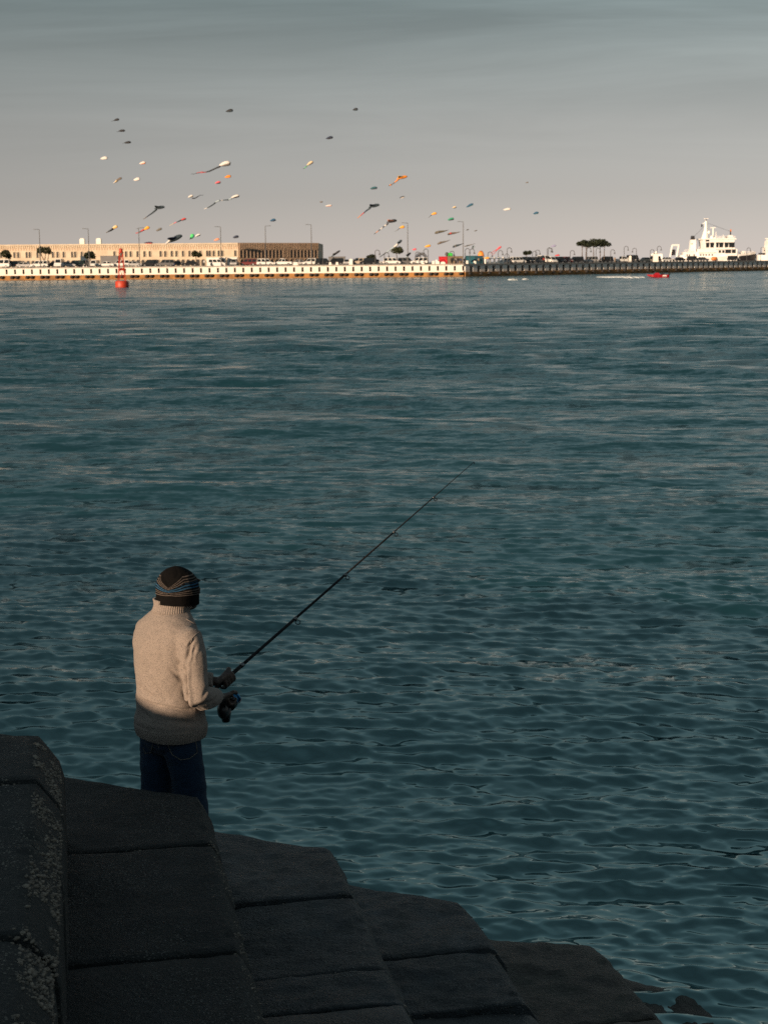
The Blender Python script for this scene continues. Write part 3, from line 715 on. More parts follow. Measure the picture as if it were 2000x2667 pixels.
def build_hat():
    nt_, na_ = 120, 150
    V = []; C = []
    black, grey, blue, brown = (0.0045, 0.0042, 0.0042), (0.105, 0.088, 0.078), (0.024, 0.078, 0.145), (0.02, 0.013, 0.009)
    # the back of the head as the camera sees it
    back = math.atan2(-1, 0) + R(-MAN_TH) * 0 
    vdir = MAN_I @ Vector((0, -1, 0)); phi0 = math.atan2(vdir.y, vdir.x) - R(12)
    for i in range(nt_ + 1):
        t = i / nt_                                   # 0 brim .. 1 crown
        for j in range(na_):
            q = 2 * math.pi * j / na_
            dq = (q - phi0 + math.pi) % (2 * math.pi) - math.pi
            if t < 0.22: rr = 1.0 + 0.01 * math.sin(t / 0.22 * math.pi)
            else: rr = 1.03 * math.cos(min(1, (t - 0.22) / 0.78) ** 1.65 * math.pi / 2) ** 0.72
            z = -0.056 + 0.180 * t ** 0.86
            ax, ay = 0.085, 0.104
            # fold: a flat panel pressed in at the back of the crown
            vz = max(0.0, 1 - abs(dq) / R(46))
            tb = 0.80 - 0.34 * vz if abs(dq) < R(46) else 0.80
            press = max(0.0, min(1.0, (t - tb) / 0.10)) * min(1, vz * 3)
            rr *= 1 - 0.07 * press
            lip = math.exp(-((t - 0.235) / 0.018) ** 2) * 0.035 + 0.014 * math.exp(-((t - tb + 0.01) / 0.02) ** 2)
            rr *= 1 + lip
            x, y = ax * rr * math.cos(q), ay * rr * math.sin(q)
            y += -0.018 * max(0, t - 0.3); 
            n = mnoise.fractal(Vector((x * 22, y * 22, z * 22)), 1, 2, 3) * 0.0022
            rl = math.hypot(x, y) or 1
            rib = 0.0012 * math.cos(j * math.pi) if t < 0.22 else 0
            x += x / rl * (n + rib); y += y / rl * (n + rib); z += n - 0.014 * math.sin(q) * (t < 0.5) * (0.5 - t)
            V.append((x, y, z))
            # stripes
            tt = t + 0.30 * vz * max(0, min(1, (t - 0.22) / 0.35)) if t > 0.22 else t
            tt = t + (0.80 - tb) * max(0.0, min(1.0, (t - 0.26) / max(tb - 0.26, .01)))
            front = abs(dq) > R(105)
            c = black
            if 0.225 < tt < 0.385: c = grey if ((tt - 0.225) % 0.053) < 0.019 else black
            elif 0.40 < tt < 0.56: c = blue if ((tt - 0.40) % 0.078) < 0.040 else black
            elif 0.585 < tt < 0.80: c = grey if ((tt - 0.585) % 0.072) < 0.026 else black
            if front and tt < 0.56: c = brown if c != black else black
            C.append((*c, 1))
    F = []
    for i in range(nt_):
        for j in range(na_):
            k = (j + 1) % na_; F.append((i * na_ + j, i * na_ + k, (i + 1) * na_ + k, (i + 1) * na_ + j))
    F.append(tuple(nt_ * na_ + j for j in range(na_)))
    me = bpy.data.meshes.new('beanie'); me.from_pydata(V, [], F); me.update()
    at = me.color_attributes.new('knit', 'FLOAT_COLOR', 'POINT'); at.data.foreach_set('color', np.array(C, np.float32).ravel())
    me.materials.append(hat_mat()); me.shade_smooth()
    o = link('beanie', me, man); o.location = HEAD + Vector((0, -0.003, -0.016)); 
    o.rotation_euler = (R(-2), 0, 0)
    return o
hat = build_hat()

# ------------------------------------------------------------------ fishing rod with reel
M_ROD = mat('carbon_black', (0.012, 0.013, 0.015), (0.02, 0.02, 0.022), 30, 0.6, spec=0.08)
M_STEEL = mat('steel', (0.16, 0.165, 0.17), None, 20, 0.45, metal=1.0)
M_REEL = mat('reel_black', (0.012, 0.012, 0.014), None, 20, 0.35)
M_BLUE = mat('reel_blue', (0.02, 0.14, 0.30), (0.03, 0.2, 0.4), 20, 0.25, metal=0.6)
M_LINE = mat('fishing_line', (0.45, 0.48, 0.5), None, 20, 0.3)
W = Matrix.Translation(man_p) @ Matrix.Rotation(R(-MAN_TH), 4, 'Z')
rod = thing('fishing_rod', 'black telescopic fishing rod with line guides and spinning reel held by the man', 'fishing rod', W @ rod_butt)
def rw(p): return (W @ Vector(p)) - (W @ rod_butt)
def on_rod(px):                                    # the point of the rod seen at this picture column
    lo, hi = 0.0, 1.0
    for _ in range(40):
        m_ = (lo + hi) / 2; q = W @ (rod_L + (rod_tip - rod_L) * m_) - Vector((0, 0, CAM_H)); c = CAM_M.transposed() @ q
        x = 1000 + FPX * c.x / -c.z
        if x < px: lo = m_
        else: hi = m_
    q = rod_L + (rod_tip - rod_L) * lo
    sag = -0.05 * lo ** 3 + 0.0
    return q
J = [on_rod(x) for x in (632, 770, 900, 1027, 1130)]
pts = [rod_butt] + J + [rod_tip]
rad = [(0.0105, 0.0098), (0.0082, 0.0078), (0.0068, 0.0064), (0.0052, 0.0048), (0.0038, 0.0034), (0.0028, 0.0015)]
for k in range(6):
    mb = MB(); n_ = 6
    mb.tube([rw(pts[k].lerp(pts[k + 1], q / n_)) for q in range(n_ + 1)], [rad[k][0] + (rad[k][1] - rad[k][0]) * q / n_ for q in range(n_ + 1)], 12)
    mb.build('rod_section', M_ROD, rod, True)
dn = Vector((0, 0, -1)); dn = (dn - rod_dir * dn.dot(rod_dir)).normalized()
side_ = rod_dir.cross(dn)
GUIDE = []
for k, p in enumerate(J):
    mb = MB(); r_ = rad[k][1] + 0.0018
    mb.tube([rw(p - rod_dir * 0.012), rw(p + rod_dir * 0.006)], r_, 12); mb.build('ferrule', M_STEEL, rod, True)
    if k == 0: continue
    R_ = (0, 0.0125, 0.0105, 0.0095, 0.0085)[k]; c = p + dn * (R_ + rad[k][1] + 0.008) + rod_dir * 0.006
    gd = (rod_dir * 0.75 + dn * 0.2 + side_ * 0.55).normalized(); e1 = gd.cross(dn).normalized(); e2 = gd.cross(e1)
    mb = MB(); mb.tube([rw(c + (e1 * math.cos(a) + e2 * math.sin(a)) * R_) for a in (2 * math.pi * q / 16 for q in range(17))], 0.0022, 6)
    g_ = mb.build('line_guide', M_ROD, rod, True); GUIDE.append(c)
    mb = MB(); mb.tube([rw(p), rw(c - dn * R_)], 0.0016, 6); mb.tube([rw(p + rod_dir * .02), rw(c - dn * R_ * .6 + e1 * R_ * .7)], 0.0011, 6); mb.build('guide_foot', M_STEEL, g_, True)
mb = MB(); c = rod_tip + dn * 0.006; mb.tube([rw(c + (rod_dir * math.cos(a) * .6 + dn * math.sin(a)) * 0.006) for a in (2 * math.pi * q / 12 for q in range(13))], 0.0016, 6); mb.build('tip_guide', M_STEEL, rod, True); GUIDE.append(c)
# spinning reel: foot and stem, body, rotor, spool, bail, crank with knob
rf = rod_L - rod_dir * 0.10
ax = rod_dir
reel = MB().tube([rw(rf + dn * 0.008), rw(rf.lerp(reel_c, .5)), rw(reel_c)], [0.008, 0.007, 0.012], 10).build('reel_stem', M_REEL, rod, True)
K = 1.35
mb = MB(); mb.ball(rw(reel_c - ax * 0.016 + dn * .016), (0.030, 0.040, 0.044), 16, 12); mb.tube([rw(reel_c + dn * .01), rw(reel_c - ax * 0.024 + dn * 0.078)], [0.034, 0.019], 14)
rb = mb.build('reel_body', M_REEL, rod, True)
c0 = reel_c + dn * 0.006
def turned(name, mt, prof):
    m_ = MB(); m_.tube([rw(c0 + ax * q * K) for q, _ in prof], [r_ * K for _, r_ in prof], 18); return m_.build(name, mt, rb, True)
turned('rotor', M_REEL, [(0.010, 0.022), (0.016, 0.030), (0.034, 0.029), (0.036, 0.022)])
turned('spool', M_BLUE, [(0.036, 0.020), (0.038, 0.026), (0.042, 0.026), (0.043, 0.020), (0.056, 0.020), (0.057, 0.026), (0.062, 0.025), (0.066, 0.012)])
mb = MB(); mb.tube([rw(c0 + (ax * (0.03 + 0.045 * math.sin(a)) + (side_ * math.cos(a)) * 0.034 + dn * 0.012 * math.sin(a)) * K) for a in (math.pi * q / 14 for q in range(15))], 0.0022, 6); mb.build('bail_arm', M_STEEL, rb, True)
mb = MB(); mb.tube([rw(reel_c), rw(reel_c.lerp(knob, .55) + dn * -.004), rw(knob)], [0.006, 0.0045, 0.0045], 8); mb.build('crank', M_STEEL, rb, True)
kn2 = to_man(at_depth(610, 1822, 7.12)); mb = MB(); mb.tube([rw(knob), rw(knob.lerp(kn2, 0.6)), rw(kn2)], [0.006, 0.008, 0.0065], 10); mb.build('crank_knob', M_REEL, rb, True)
mb = MB(); q = [c0 + ax * 0.052 + side_ * 0.02] 
for c in GUIDE: 
    q.append(q[-1].lerp(c, 0.5) + dn * 0.035 * (c - q[-1]).length); q.append(c)
last = GUIDE[-1]
mb.tube([rw(p) for p in q], 0.0004, 4); 
mb.build('line', M_LINE, rod, True)
# ------------------------------------------------------------------ far harbour: quay, building, cars, lamps, trees
M_WHITE = mat('white_concrete', (0.86, 0.83, 0.78), (0.70, 0.65, 0.57), 0.6, 0.85, lo=0.3, hi=0.8)
M_COPING = mat('grey_coping', (0.42, 0.40, 0.37), (0.30, 0.28, 0.26), 0.8, 0.85)
M_OCHRE = mat('stained_ledge', (0.42, 0.20, 0.06), (0.22, 0.115, 0.045), 0.7, 0.85)
M_DARK = mat('dark_recess', (0.020, 0.020, 0.022), (0.03, 0.028, 0.026), 2, 0.9)
M_RUBBER = mat('fender_rubber', (0.022, 0.020, 0.018), None, 2, 0.8)
M_TAR = mat('quay_paving', (0.16, 0.15, 0.14), (0.10, 0.095, 0.09), 0.2, 0.9)
M_FOAM = mat('foam', (0.8, 0.82, 0.82), (0.45, 0.52, 0.54), 1.5, 0.9, 0.5, 4)
Z_Q = 3.4
QY = 420.0
corner = at_depth(1206, 690, QY); corner.z = 0
HR = Vector((math.cos(R(48.5)), math.sin(R(48.5)), 0))
Q_END = corner + HR * 255
far_left = at_depth(-620, 700, QY); far_left.z = 0

def quay_run(name, label, p0, p1, pitch, gap, back, foot_every, shade_gap, sill=0.35):
    root = thing(name, label, 'quay wall', p0, math.atan2((p1 - p0).y, (p1 - p0).x))
    L_ = (p1 - p0).length; n = int(L_ / pitch); pitch = L_ / n
    # local: x along the wall, -y towards the water
    def piece(nm, m, dims, c, share={}):
        k = (nm, tuple(round(q, 4) for q in dims), m.name, name)
        if k not in share:
            mb = MB(); mb.box((0, 0, 0), dims); share[k] = mb.mesh(nm, m)
        return link(nm, share[k], root, c)
    piece('back_wall', M_DARK, (L_, 0.3, 3.1), (L_ / 2, 0.75, 1.55))
    piece('coping', M_COPING, (L_, 1.5, 0.22), (L_ / 2, 0.30, Z_Q - 0.11))
    piece('lintel', M_WHITE, (L_, 0.55, 0.30), (L_ / 2, 0.10, Z_Q - 0.22 - 0.152))
    if sill: piece('sill', M_WHITE, (L_, 0.55, sill), (L_ / 2, 0.10, 1.25 + sill / 2))
    h = Z_Q - 0.22 - 0.304 - 1.25 - sill
    for k in range(n):
        x = (k + 0.5) * pitch
        piece('panel', M_WHITE, (pitch - gap, 0.56, h), (x, 0.10 + 0.004 * (k % 3), 1.25 + sill + h / 2))
    piece('ledge', M_OCHRE, (L_, 1.4, 1.62), (L_ / 2, -0.05, 0.43))
    m = int(L_ / foot_every)
    for k in range(m):
        x = (k + 0.5) * L_ / m + (0.35 if k % 2 else -0.35)
        key = ('fender', name)
        if key not in FEND:
            mb = MB(); mb.tube([(-0.16, 0, 0.0), (-0.16, 0, 0.2), (0.12, 0, 0.62), (0.12, 0, 0.74)], [0.36, 0.46, 0.46, 0.34], 12)
            FEND[key] = mb.mesh('fender', M_RUBBER, True)
        link('fender', FEND[key], root, (x, -0.95, 0.42))
    return root
FEND = {}
quay_run('quay_wall', 'long white quay wall with dark slots and ochre ledge, sunlit part left of the corner', far_left, corner, 2.28, 0.56, 0, 2.0, 0)
quay_run('quay_wall', 'shaded receding part of the quay wall right of the corner', corner, Q_END, 3.35, 1.35, 0, 4.2, 0, sill=0.002)
# quay deck
mb = MB()
dk = [far_left + Vector((0, 1.06, 0)), corner + Vector((0.0, 1.06, 0)) , Q_END + Vector((-HR.y, HR.x, 0)) * 1.06, Q_END + Vector((60, 300, 0)), Vector((-300, 900, 0)), Vector((-300, QY + 1.06, 0))]
mb.add([(p.x, p.y, Z_Q - 0.03) for p in dk] + [(p.x, p.y, -1) for p in dk], [tuple(range(6)), tuple(range(11, 5, -1))] + [(i, 6 + i, 6 + (i + 1) % 6, (i + 1) % 6) for i in range(6)])
tag(mb.build('quay_deck', M_TAR), None, None, None, 'structure')
def quay_pt(px, back=8.0):
    """stand a thing on the deck behind the quay edge, on the line of sight of a picture column"""
    d = ray(px, 690)
    e = d.x / d.y
    # left run: y = QY ; right run: corner + HR*t
    yl = QY + back
    xr = e * yl
    if xr <= corner.x + 0.62 * back: return Vector((xr, yl, Z_Q - 0.03))
    base = corner + Vector((-HR.y, HR.x, 0)) * back
    t = (base.x - e * base.y) / (e * HR.y - HR.x)
    p = base + HR * t
    return Vector((p.x, p.y, Z_Q - 0.03))
def size_at(p): return FPX * 1.0 / p.y          # pixels per metre

# ---- building
M_FACADE = mat('cream_render', (0.62, 0.53, 0.41), (0.52, 0.43, 0.32), 0.35, 0.9)
M_FACADE2 = mat('tan_render', (0.50, 0.36, 0.25), (0.40, 0.28, 0.19), 0.35, 0.9)
M_PANE = mat('dark_pane', (0.03, 0.03, 0.032), (0.05, 0.045, 0.04), 1, 0.4)
BY = 462.0
bl = at_depth(-260, 690, BY); bc = at_depth(621, 690, BY)
B_H = at_depth(621, 632, BY).z - Z_Q
bld = thing('arcade_building', 'long cream arcaded building with tan end facade behind the quay', 'building', (bc.x, BY, Z_Q - 0.03))
Lb = bc.x - bl.x; hb = R(40); Lr = 46.0
er = Vector((math.cos(hb), math.sin(hb), 0))
# shift so that the far end falls at its column
def px_of(p):
    c = CAM_M.transposed() @ (Vector(p) - Vector((0, 0, CAM_H))); return 1000 + FPX * c.x / -c.z
while px_of((bc.x + er.x * Lr, BY + er.y * Lr, 6)) > 829: Lr -= 0.2
while px_of((bc.x + er.x * Lr, BY + er.y * Lr, 6)) < 829: Lr += 0.2
mb = MB(); mb.add([(-Lb, 0, 0), (0, 0, 0), (er.x * Lr, er.y * Lr, 0), (er.x * Lr, er.y * Lr + 40, 0), (-Lb, 60, 0)] + [(x, y, B_H) for x, y in ((-Lb, 0), (0, 0), (er.x * Lr, er.y * Lr), (er.x * Lr, er.y * Lr + 40), (-Lb, 60))],
                  [(4, 3, 2, 1, 0), (5, 6, 7, 8, 9), (0, 1, 6, 5), (1, 2, 7, 6), (2, 3, 8, 7), (3, 4, 9, 8), (4, 0, 5, 9)])
mb.build('walls', M_FACADE, bld)
mb = MB(); mb.box((-Lb / 2, -0.10, B_H - 0.20), (Lb + .1, 0.32, 0.40)); mb.build('cornice', M_FACADE, bld)
def arch_poly(w, h, n=7):
    return [(-w / 2, 0), (w / 2, 0)] + [(w / 2 * math.cos(a), h - w / 2 + w / 2 * math.sin(a)) for a in (math.pi * q / n for q in range(n + 1))]
def facade(u0, origin, ang, length, mwall, specs, ribs):
    er_ = Vector((math.cos(ang), math.sin(ang), 0)); nrm = Vector((er_.y, -er_.x, 0))
    share = {}
    for nm, m, w, h, z, dep, xs, fr in specs:
        if nm not in share:
            mb = MB(); mb.prism(arch_poly(w, h), -dep, 0.05); share[nm] = mb.mesh(nm[0], m)
            mb = MB(); P = arch_poly(w + 0.34, h + 0.17); Q = arch_poly(w, h)
            n = len(P); V = [(x, -dep - 0.10, zz - 0.0) for x, zz in P] + [(x, -dep - 0.10, zz) for x, zz in Q] + [(x, 0.02, zz) for x, zz in P] + [(x, -dep + .01, zz) for x, zz in Q]
            F = []
            for j in range(1, n):
                k = (j + 1) % n
                F += [(j, k, n + k, n + j), (j, 2 * n + j, 2 * n + k, k), (n + j, n + k, 3 * n + k, 3 * n + j)]
            mb.add(V, F); share[nm + ('f',)] = mb.mesh('frame', mwall) if fr else None
        for x in xs:
            p = origin + er_ * x + Vector((0, 0, z))
            o = link(nm[0], share[nm], bld, p, ang)
            if share[nm + ('f',)]: link('frame', share[nm + ('f',)], o)
    mb = MB()
    x = 0.6
    while x < length:
        p = origin + er_ * x + nrm * 0.06; mb.box((p.x, p.y, ribs[0] + (ribs[1] - ribs[0]) / 2), (ribs[2], 0.16, ribs[1] - ribs[0]), ang); x += ribs[3]
    o = mb.build('fluting', mwall, bld); o['kind'] = 'stuff'
pxm = FPX / BY * 1.0
def bx_(px): return at_depth(px, 690, BY).x - bl.x
win_px = [-180, -172, -120, -60, -52, 5, 40, 50, 72, 80, 190, 198, 330, 342, 420, 432, 449, 461, 523, 541, 548, 558, 571, 580, 614] + [100, 140, 152, 168, 215, 300, 318, 360, 378, 392, 478, 495, 508]
arc_px = [q for q in range(-250, 620, 13)]
lat_px = [q for q in range(-250, 620, 7)]
facade(0, Vector((-Lb, 0, 0)), 0.0, Lb, M_FACADE, [
    (('window', 'a'), M_PANE, 0.62, 1.75, 2.75, 0.02, [bx_(q) for q in win_px ], True),
    (('arch', 'a'), M_PANE, 1.05, 1.95, 0.0, 0.02, [bx_(q) for q in arc_px], True),
    (('niche', 'a'), M_FACADE2, 0.40, 0.95, 4.85, 0.02, [bx_(q) for q in lat_px], False)], (B_H - 1.15, B_H - 0.45, 0.16, 0.55))
mb = MB(); nrm = Vector((er.y, -er.x, 0))
q0 = nrm * 0.10; mb.box((er.x * Lr / 2 + q0.x, er.y * Lr / 2 + q0.y, B_H / 2), (Lr, 0.2, B_H), hb); mb.build('end_facade', M_FACADE2, bld)
o_ = nrm * 0.202
nW = 22
facade(1, o_, hb, Lr, M_FACADE2, [
    (('window', 'b'), M_PANE, 0.95, 2.4, 2.25, 0.02, [Lr * (k + 0.8) / (nW + 0.6) for k in range(nW)], True),
    (('arch', 'b'), M_PANE, 1.25, 1.85, 0.0, 0.02, [Lr * (k + 0.7) / 16.4 for k in range(16)], True),
    (('tall_window', 'b'), M_PANE, 1.3, 3.0, 2.3, 0.06, [Lr * 0.585], True)], (4.75, B_H - 0.12, 0.28, 0.62))
for px in (215.5, 258.5):
    p = at_depth(px, 630, BY + 3); mb = MB(); mb.box((0, 0, 0.75), (1.45, 1.4, 1.5)); mb.box((0, 0, 1.6), (1.0, 1.0, 0.2)); o = mb.build('roof_turret', M_WHITE, bld); o.location = (p.x - bc.x, 3, B_H)

# small white kiosks, dark shed and grey stage box on the quay
def hut(name, label, cat, px0, px1, top_py, mt, depth, back, roof=None, wins=()):
    a = quay_pt(px0, back); b_ = quay_pt(px1, back); w = b_.x - a.x
    zt = at_depth((px0 + px1) / 2, top_py, a.y).z - Z_Q
    t = thing(name, label, cat, ((a.x + b_.x) / 2, a.y, Z_Q - 0.03))
    mb = MB(); mb.box((0, depth / 2, zt / 2), (w, depth, zt)); mb.build('walls', mt, t)
    mb = MB(); mb.box((0, depth / 2, zt + 0.06), (w + 0.3, depth + 0.3, 0.12)); mb.build('roof', roof or mt, t)
    for x, z, ww, hh in wins:
        mb = MB(); mb.box((0, 0, 0), (ww, 0.06, hh)); o = mb.build('window', M_PANE, t); o.location = (x * w, -0.032, z)
    return t
M_PAINT = mat('white_paint', (0.80, 0.79, 0.76), (0.70, 0.68, 0.64), 0.8, 0.6)
M_GREY = mat('grey_sheet', (0.16, 0.16, 0.165), (0.13, 0.13, 0.135), 0.5, 0.6)
M_CHAR = mat('charcoal_sheet', (0.045, 0.05, 0.055), None, 0.5, 0.6)
hut('kiosk', 'low white kiosk with small windows in front of the cream facade', 'kiosk', 539, 587, 671, M_PAINT, 3, 22, None, ((-.3, 1.4, .7, .9), (-.15, 1.4, .7, .9), (.22, 1.4, .9, 1.0), (.36, 1.4, .9, 1.0)))
hut('kiosk', 'narrow white kiosk with open dark front beside the building corner', 'kiosk', 593, 618, 671, M_PAINT, 3, 24, None, ((0.08, 1.0, 1.9, 1.7),))
hut('kiosk', 'white ticket booth left of the grey shed', 'kiosk', 211, 227, 668, M_PAINT, 3, 24, None, ((0, 1.5, .6, .6),))
hut('shed', 'large grey windowless shed behind the red buoy', 'shed', 263, 308, 667, M_GREY, 5, 26)
hut('shed', 'grey screen box standing right of the tan facade', 'shed', 856, 899, 669, M_GREY, 3, 26)
hut('shed', 'tan wooden stall between the red and teal containers', 'shed', 1165, 1206, 668, mat('tan_wood', (0.20, 0.15, 0.10), None, 1, 0.8), 3, 14, None, ((-.2, 1.2, 1.0, .8), (.2, 1.2, 1.0, .8)))

# shipping containers with ribbed sides
def container(label, px0, px1, top_py, c1, c2, split, back):
    a = quay_pt(px0, back); b_ = quay_pt(px1, back); w = (b_ - a).length; ang = math.atan2(b_.y - a.y, b_.x - a.x)
    zt = at_depth((px0 + px1) / 2, top_py, (a.y + b_.y) / 2).z - Z_Q
    t = thing('container', label, 'container', a, ang)
    for k, (x0, x1, c, nm) in enumerate(((0, w * split, c1, 'side_panel'), (w * split, w, c2, 'door_panel'))):
        if x1 - x0 < 0.1: continue
        mt = mat('container_%s_%d' % (label.split()[0], k), c, None, 1.5, 0.55)
        mb = MB(); mb.box(((x0 + x1) / 2, 1.2, zt / 2), (x1 - x0 - 0.01, 2.4, zt)); x = x0 + 0.2
        while x < x1 - 0.1: mb.box((x, -0.03, zt / 2), (0.14, 0.06, zt - 0.3)); x += 0.36
        mb.build(nm, mt, t)
    mb = MB()
    for z in (0.06, zt - 0.04): mb.box((w / 2, -0.06, z), (w + .1, 0.1, 0.16))
    for x in (0.0, w): mb.box((x, -0.055, zt / 2), (0.14, 0.09, zt - 0.3))
    mb.build('frame', mat('container_%s_f' % label.split()[0], tuple(q * 0.7 for q in c1), None, 1.5, 0.55), t)
    return t
container('red container on the quay beside the stall', 1143, 1164, 668, (0.62, 0.012, 0.025), (0.62, 0.012, 0.025), 1.0, 14)
container('teal container with darker right half, under the orange dome', 1213, 1256, 666, (0.012, 0.11, 0.15), (0.008, 0.06, 0.09), 0.52, 14)

# ---- cars
CAR_MATS = {}
def paint(c): 
    k = 'car_paint_%s' % c
    v = dict(white=(0.80, 0.79, 0.76), silver=(0.42, 0.42, 0.42), grey=(0.14, 0.14, 0.145), black=(0.012, 0.012, 0.014), red=(0.14, 0.02, 0.02), green=(0.02, 0.06, 0.035), teal=(0.02, 0.12, 0.17), beige=(0.45, 0.38, 0.30))[c]
    return mat(k, v, tuple(q * 0.92 for q in v), 0.8, 0.28, coat=0.4)
M_GLASS = mat('car_glass', (0.015, 0.018, 0.02), None, 1, 0.12)
M_TYRE = mat('tyre', (0.015, 0.015, 0.015), None, 3, 0.9)
M_RIM = mat('rim', (0.45, 0.45, 0.46), None, 3, 0.35, metal=0.8)
M_HEAD = mat('headlight', (0.7, 0.7, 0.68), None, 3, 0.2)
M_TAIL = mat('taillight', (0.45, 0.02, 0.02), None, 3, 0.3)
PROTO = {}
SPEC = dict(suv=(4.8, 1.9, 1.85, 0.98, (-1.55, 2.3), (-0.85, 2.15)), sedan=(4.65, 1.8, 1.46, 0.90, (-1.25, 1.95), (-0.45, 1.15)), pickup=(5.3, 1.9, 1.85, 1.02, (-1.35, 0.75), (-0.65, 0.6)), van=(5.2, 2.0, 2.25, 1.15, (-2.1, 2.5), (-1.5, 2.45)))
def car_proto(kind, colour):
    if (kind, colour) in PROTO: return PROTO[(kind, colour)]
    L_, W_, H_, B_, cb, ct = SPEC[kind]; mt = paint(colour); h = L_ / 2
    t = bpy.data.objects.new('parked_car', None)          # nose towards -x
    COL.objects.link(t)
    prof = [(-h, .45), (-h + .05, .72), (-h + .30, .86), (cb[0], B_), (cb[1], B_ + .02), (h - .08, B_ - .03), (h, .6), (h - .05, .34), (-h + .1, .30)]
    w = W_ / 2; mb = MB()
    rg = [[(x * k, y, .30 + (z - .30) * q) for x, z in prof] for y, k, q in ((-w, .97, .93), (-w + .09, 1, 1), (w - .09, 1, 1), (w, .97, .93))]
    mb.rings(rg); body_ = mb.build('body', mt, t)
    mb = MB(); a = [(cb[0], -w + .12, B_ - .02), (cb[1], -w + .12, B_ - .02), (cb[1], w - .12, B_ - .02), (cb[0], w - .12, B_ - .02)]; b_ = [(ct[0], -w + .28, H_), (ct[1], -w + .28, H_), (ct[1], w - .28, H_), (ct[0], w - .28, H_)]
    m_ = [(p[0] * .06 + q[0] * .94, p[1] * .06 + q[1] * .94, p[2] * .06 + q[2] * .94) for p, q in zip(a, b_)]
    mb.rings([a, m_, [(q[0] * .97, q[1] * .93, q[2]) for q in b_]]); mb.build('cabin', mt, t)
    def quad(nm, P):
        c = sum((Vector(p) for p in P), Vector()) / 4; n = (Vector(P[1]) - Vector(P[0])).cross(Vector(P[3]) - Vector(P[0])).normalized()
        if n.dot(c - Vector((0, 0, .9))) < 0: n = -n
        P = [c + (Vector(p) - c) * 0.86 + n * 0.012 for p in P]
        mb = MB(); mb.add([p - n * .03 for p in P] + P, [(0, 1, 2, 3), (4, 5, 6, 7)] + [(i, (i + 1) % 4, 4 + (i + 1) % 4, 4 + i) for i in range(4)]); mb.build(nm, M_GLASS, t)
    quad('windscreen', [a[0], a[3], m_[3], m_[0]]); quad('rear_window', [a[1], a[2], m_[2], m_[1]])
    for i, j in ((0, 1), (3, 2)):
        A, Bq, C_, D_ = Vector(a[i]), Vector(a[j]), Vector(m_[j]), Vector(m_[i]); ns = 2 if kind in ('sedan', 'pickup') else 3
        for k in range(ns):
            f0, f1 = k / ns, (k + 1) / ns; quad('side_window', [A.lerp(Bq, f0), A.lerp(Bq, f1), D_.lerp(C_, f1), D_.lerp(C_, f0)])
    r_ = .36 if kind != 'sedan' else .32
    wm = PROTO.get(('w', r_))
    if wm is None:
        mb = MB(); mb.tube([(0, -.11, 0), (0, -.08, 0), (0, .08, 0), (0, .11, 0)], [r_ - .05, r_, r_, r_ - .05], 16); w1 = mb.mesh('wheel', M_TYRE, True)
        mb = MB(); mb.tube([(0, -.118, 0), (0, .118, 0)], [r_ * .6, r_ * .6], 12); w2 = mb.mesh('rim', M_RIM); wm = PROTO[('w', r_)] = (w1, w2)
    for x in (-h + .9, h - 1.0):
        for y in (-w + .09, w - .09):
            o = link('wheel', wm[0], t, (x, y, r_)); link('rim', wm[1], o)
    for y in (-w + .32, w - .32):
        mb = MB(); mb.box((-h + .06, y, .70), (.14, .38, .14)); mb.build('headlight', M_HEAD, t)
        mb = MB(); mb.box((h - .035, y, .80), (.12, .30, .16)); mb.build('taillight', M_TAIL, t)
    if kind == 'pickup':
        mb = MB(); mb.box((1.65, 0, B_ + .03), (1.7, W_ - .4, .05)); mb.build('bed_cover', M_DARK, t)
    PROTO[(kind, colour)] = t; t['used'] = 0
    return t
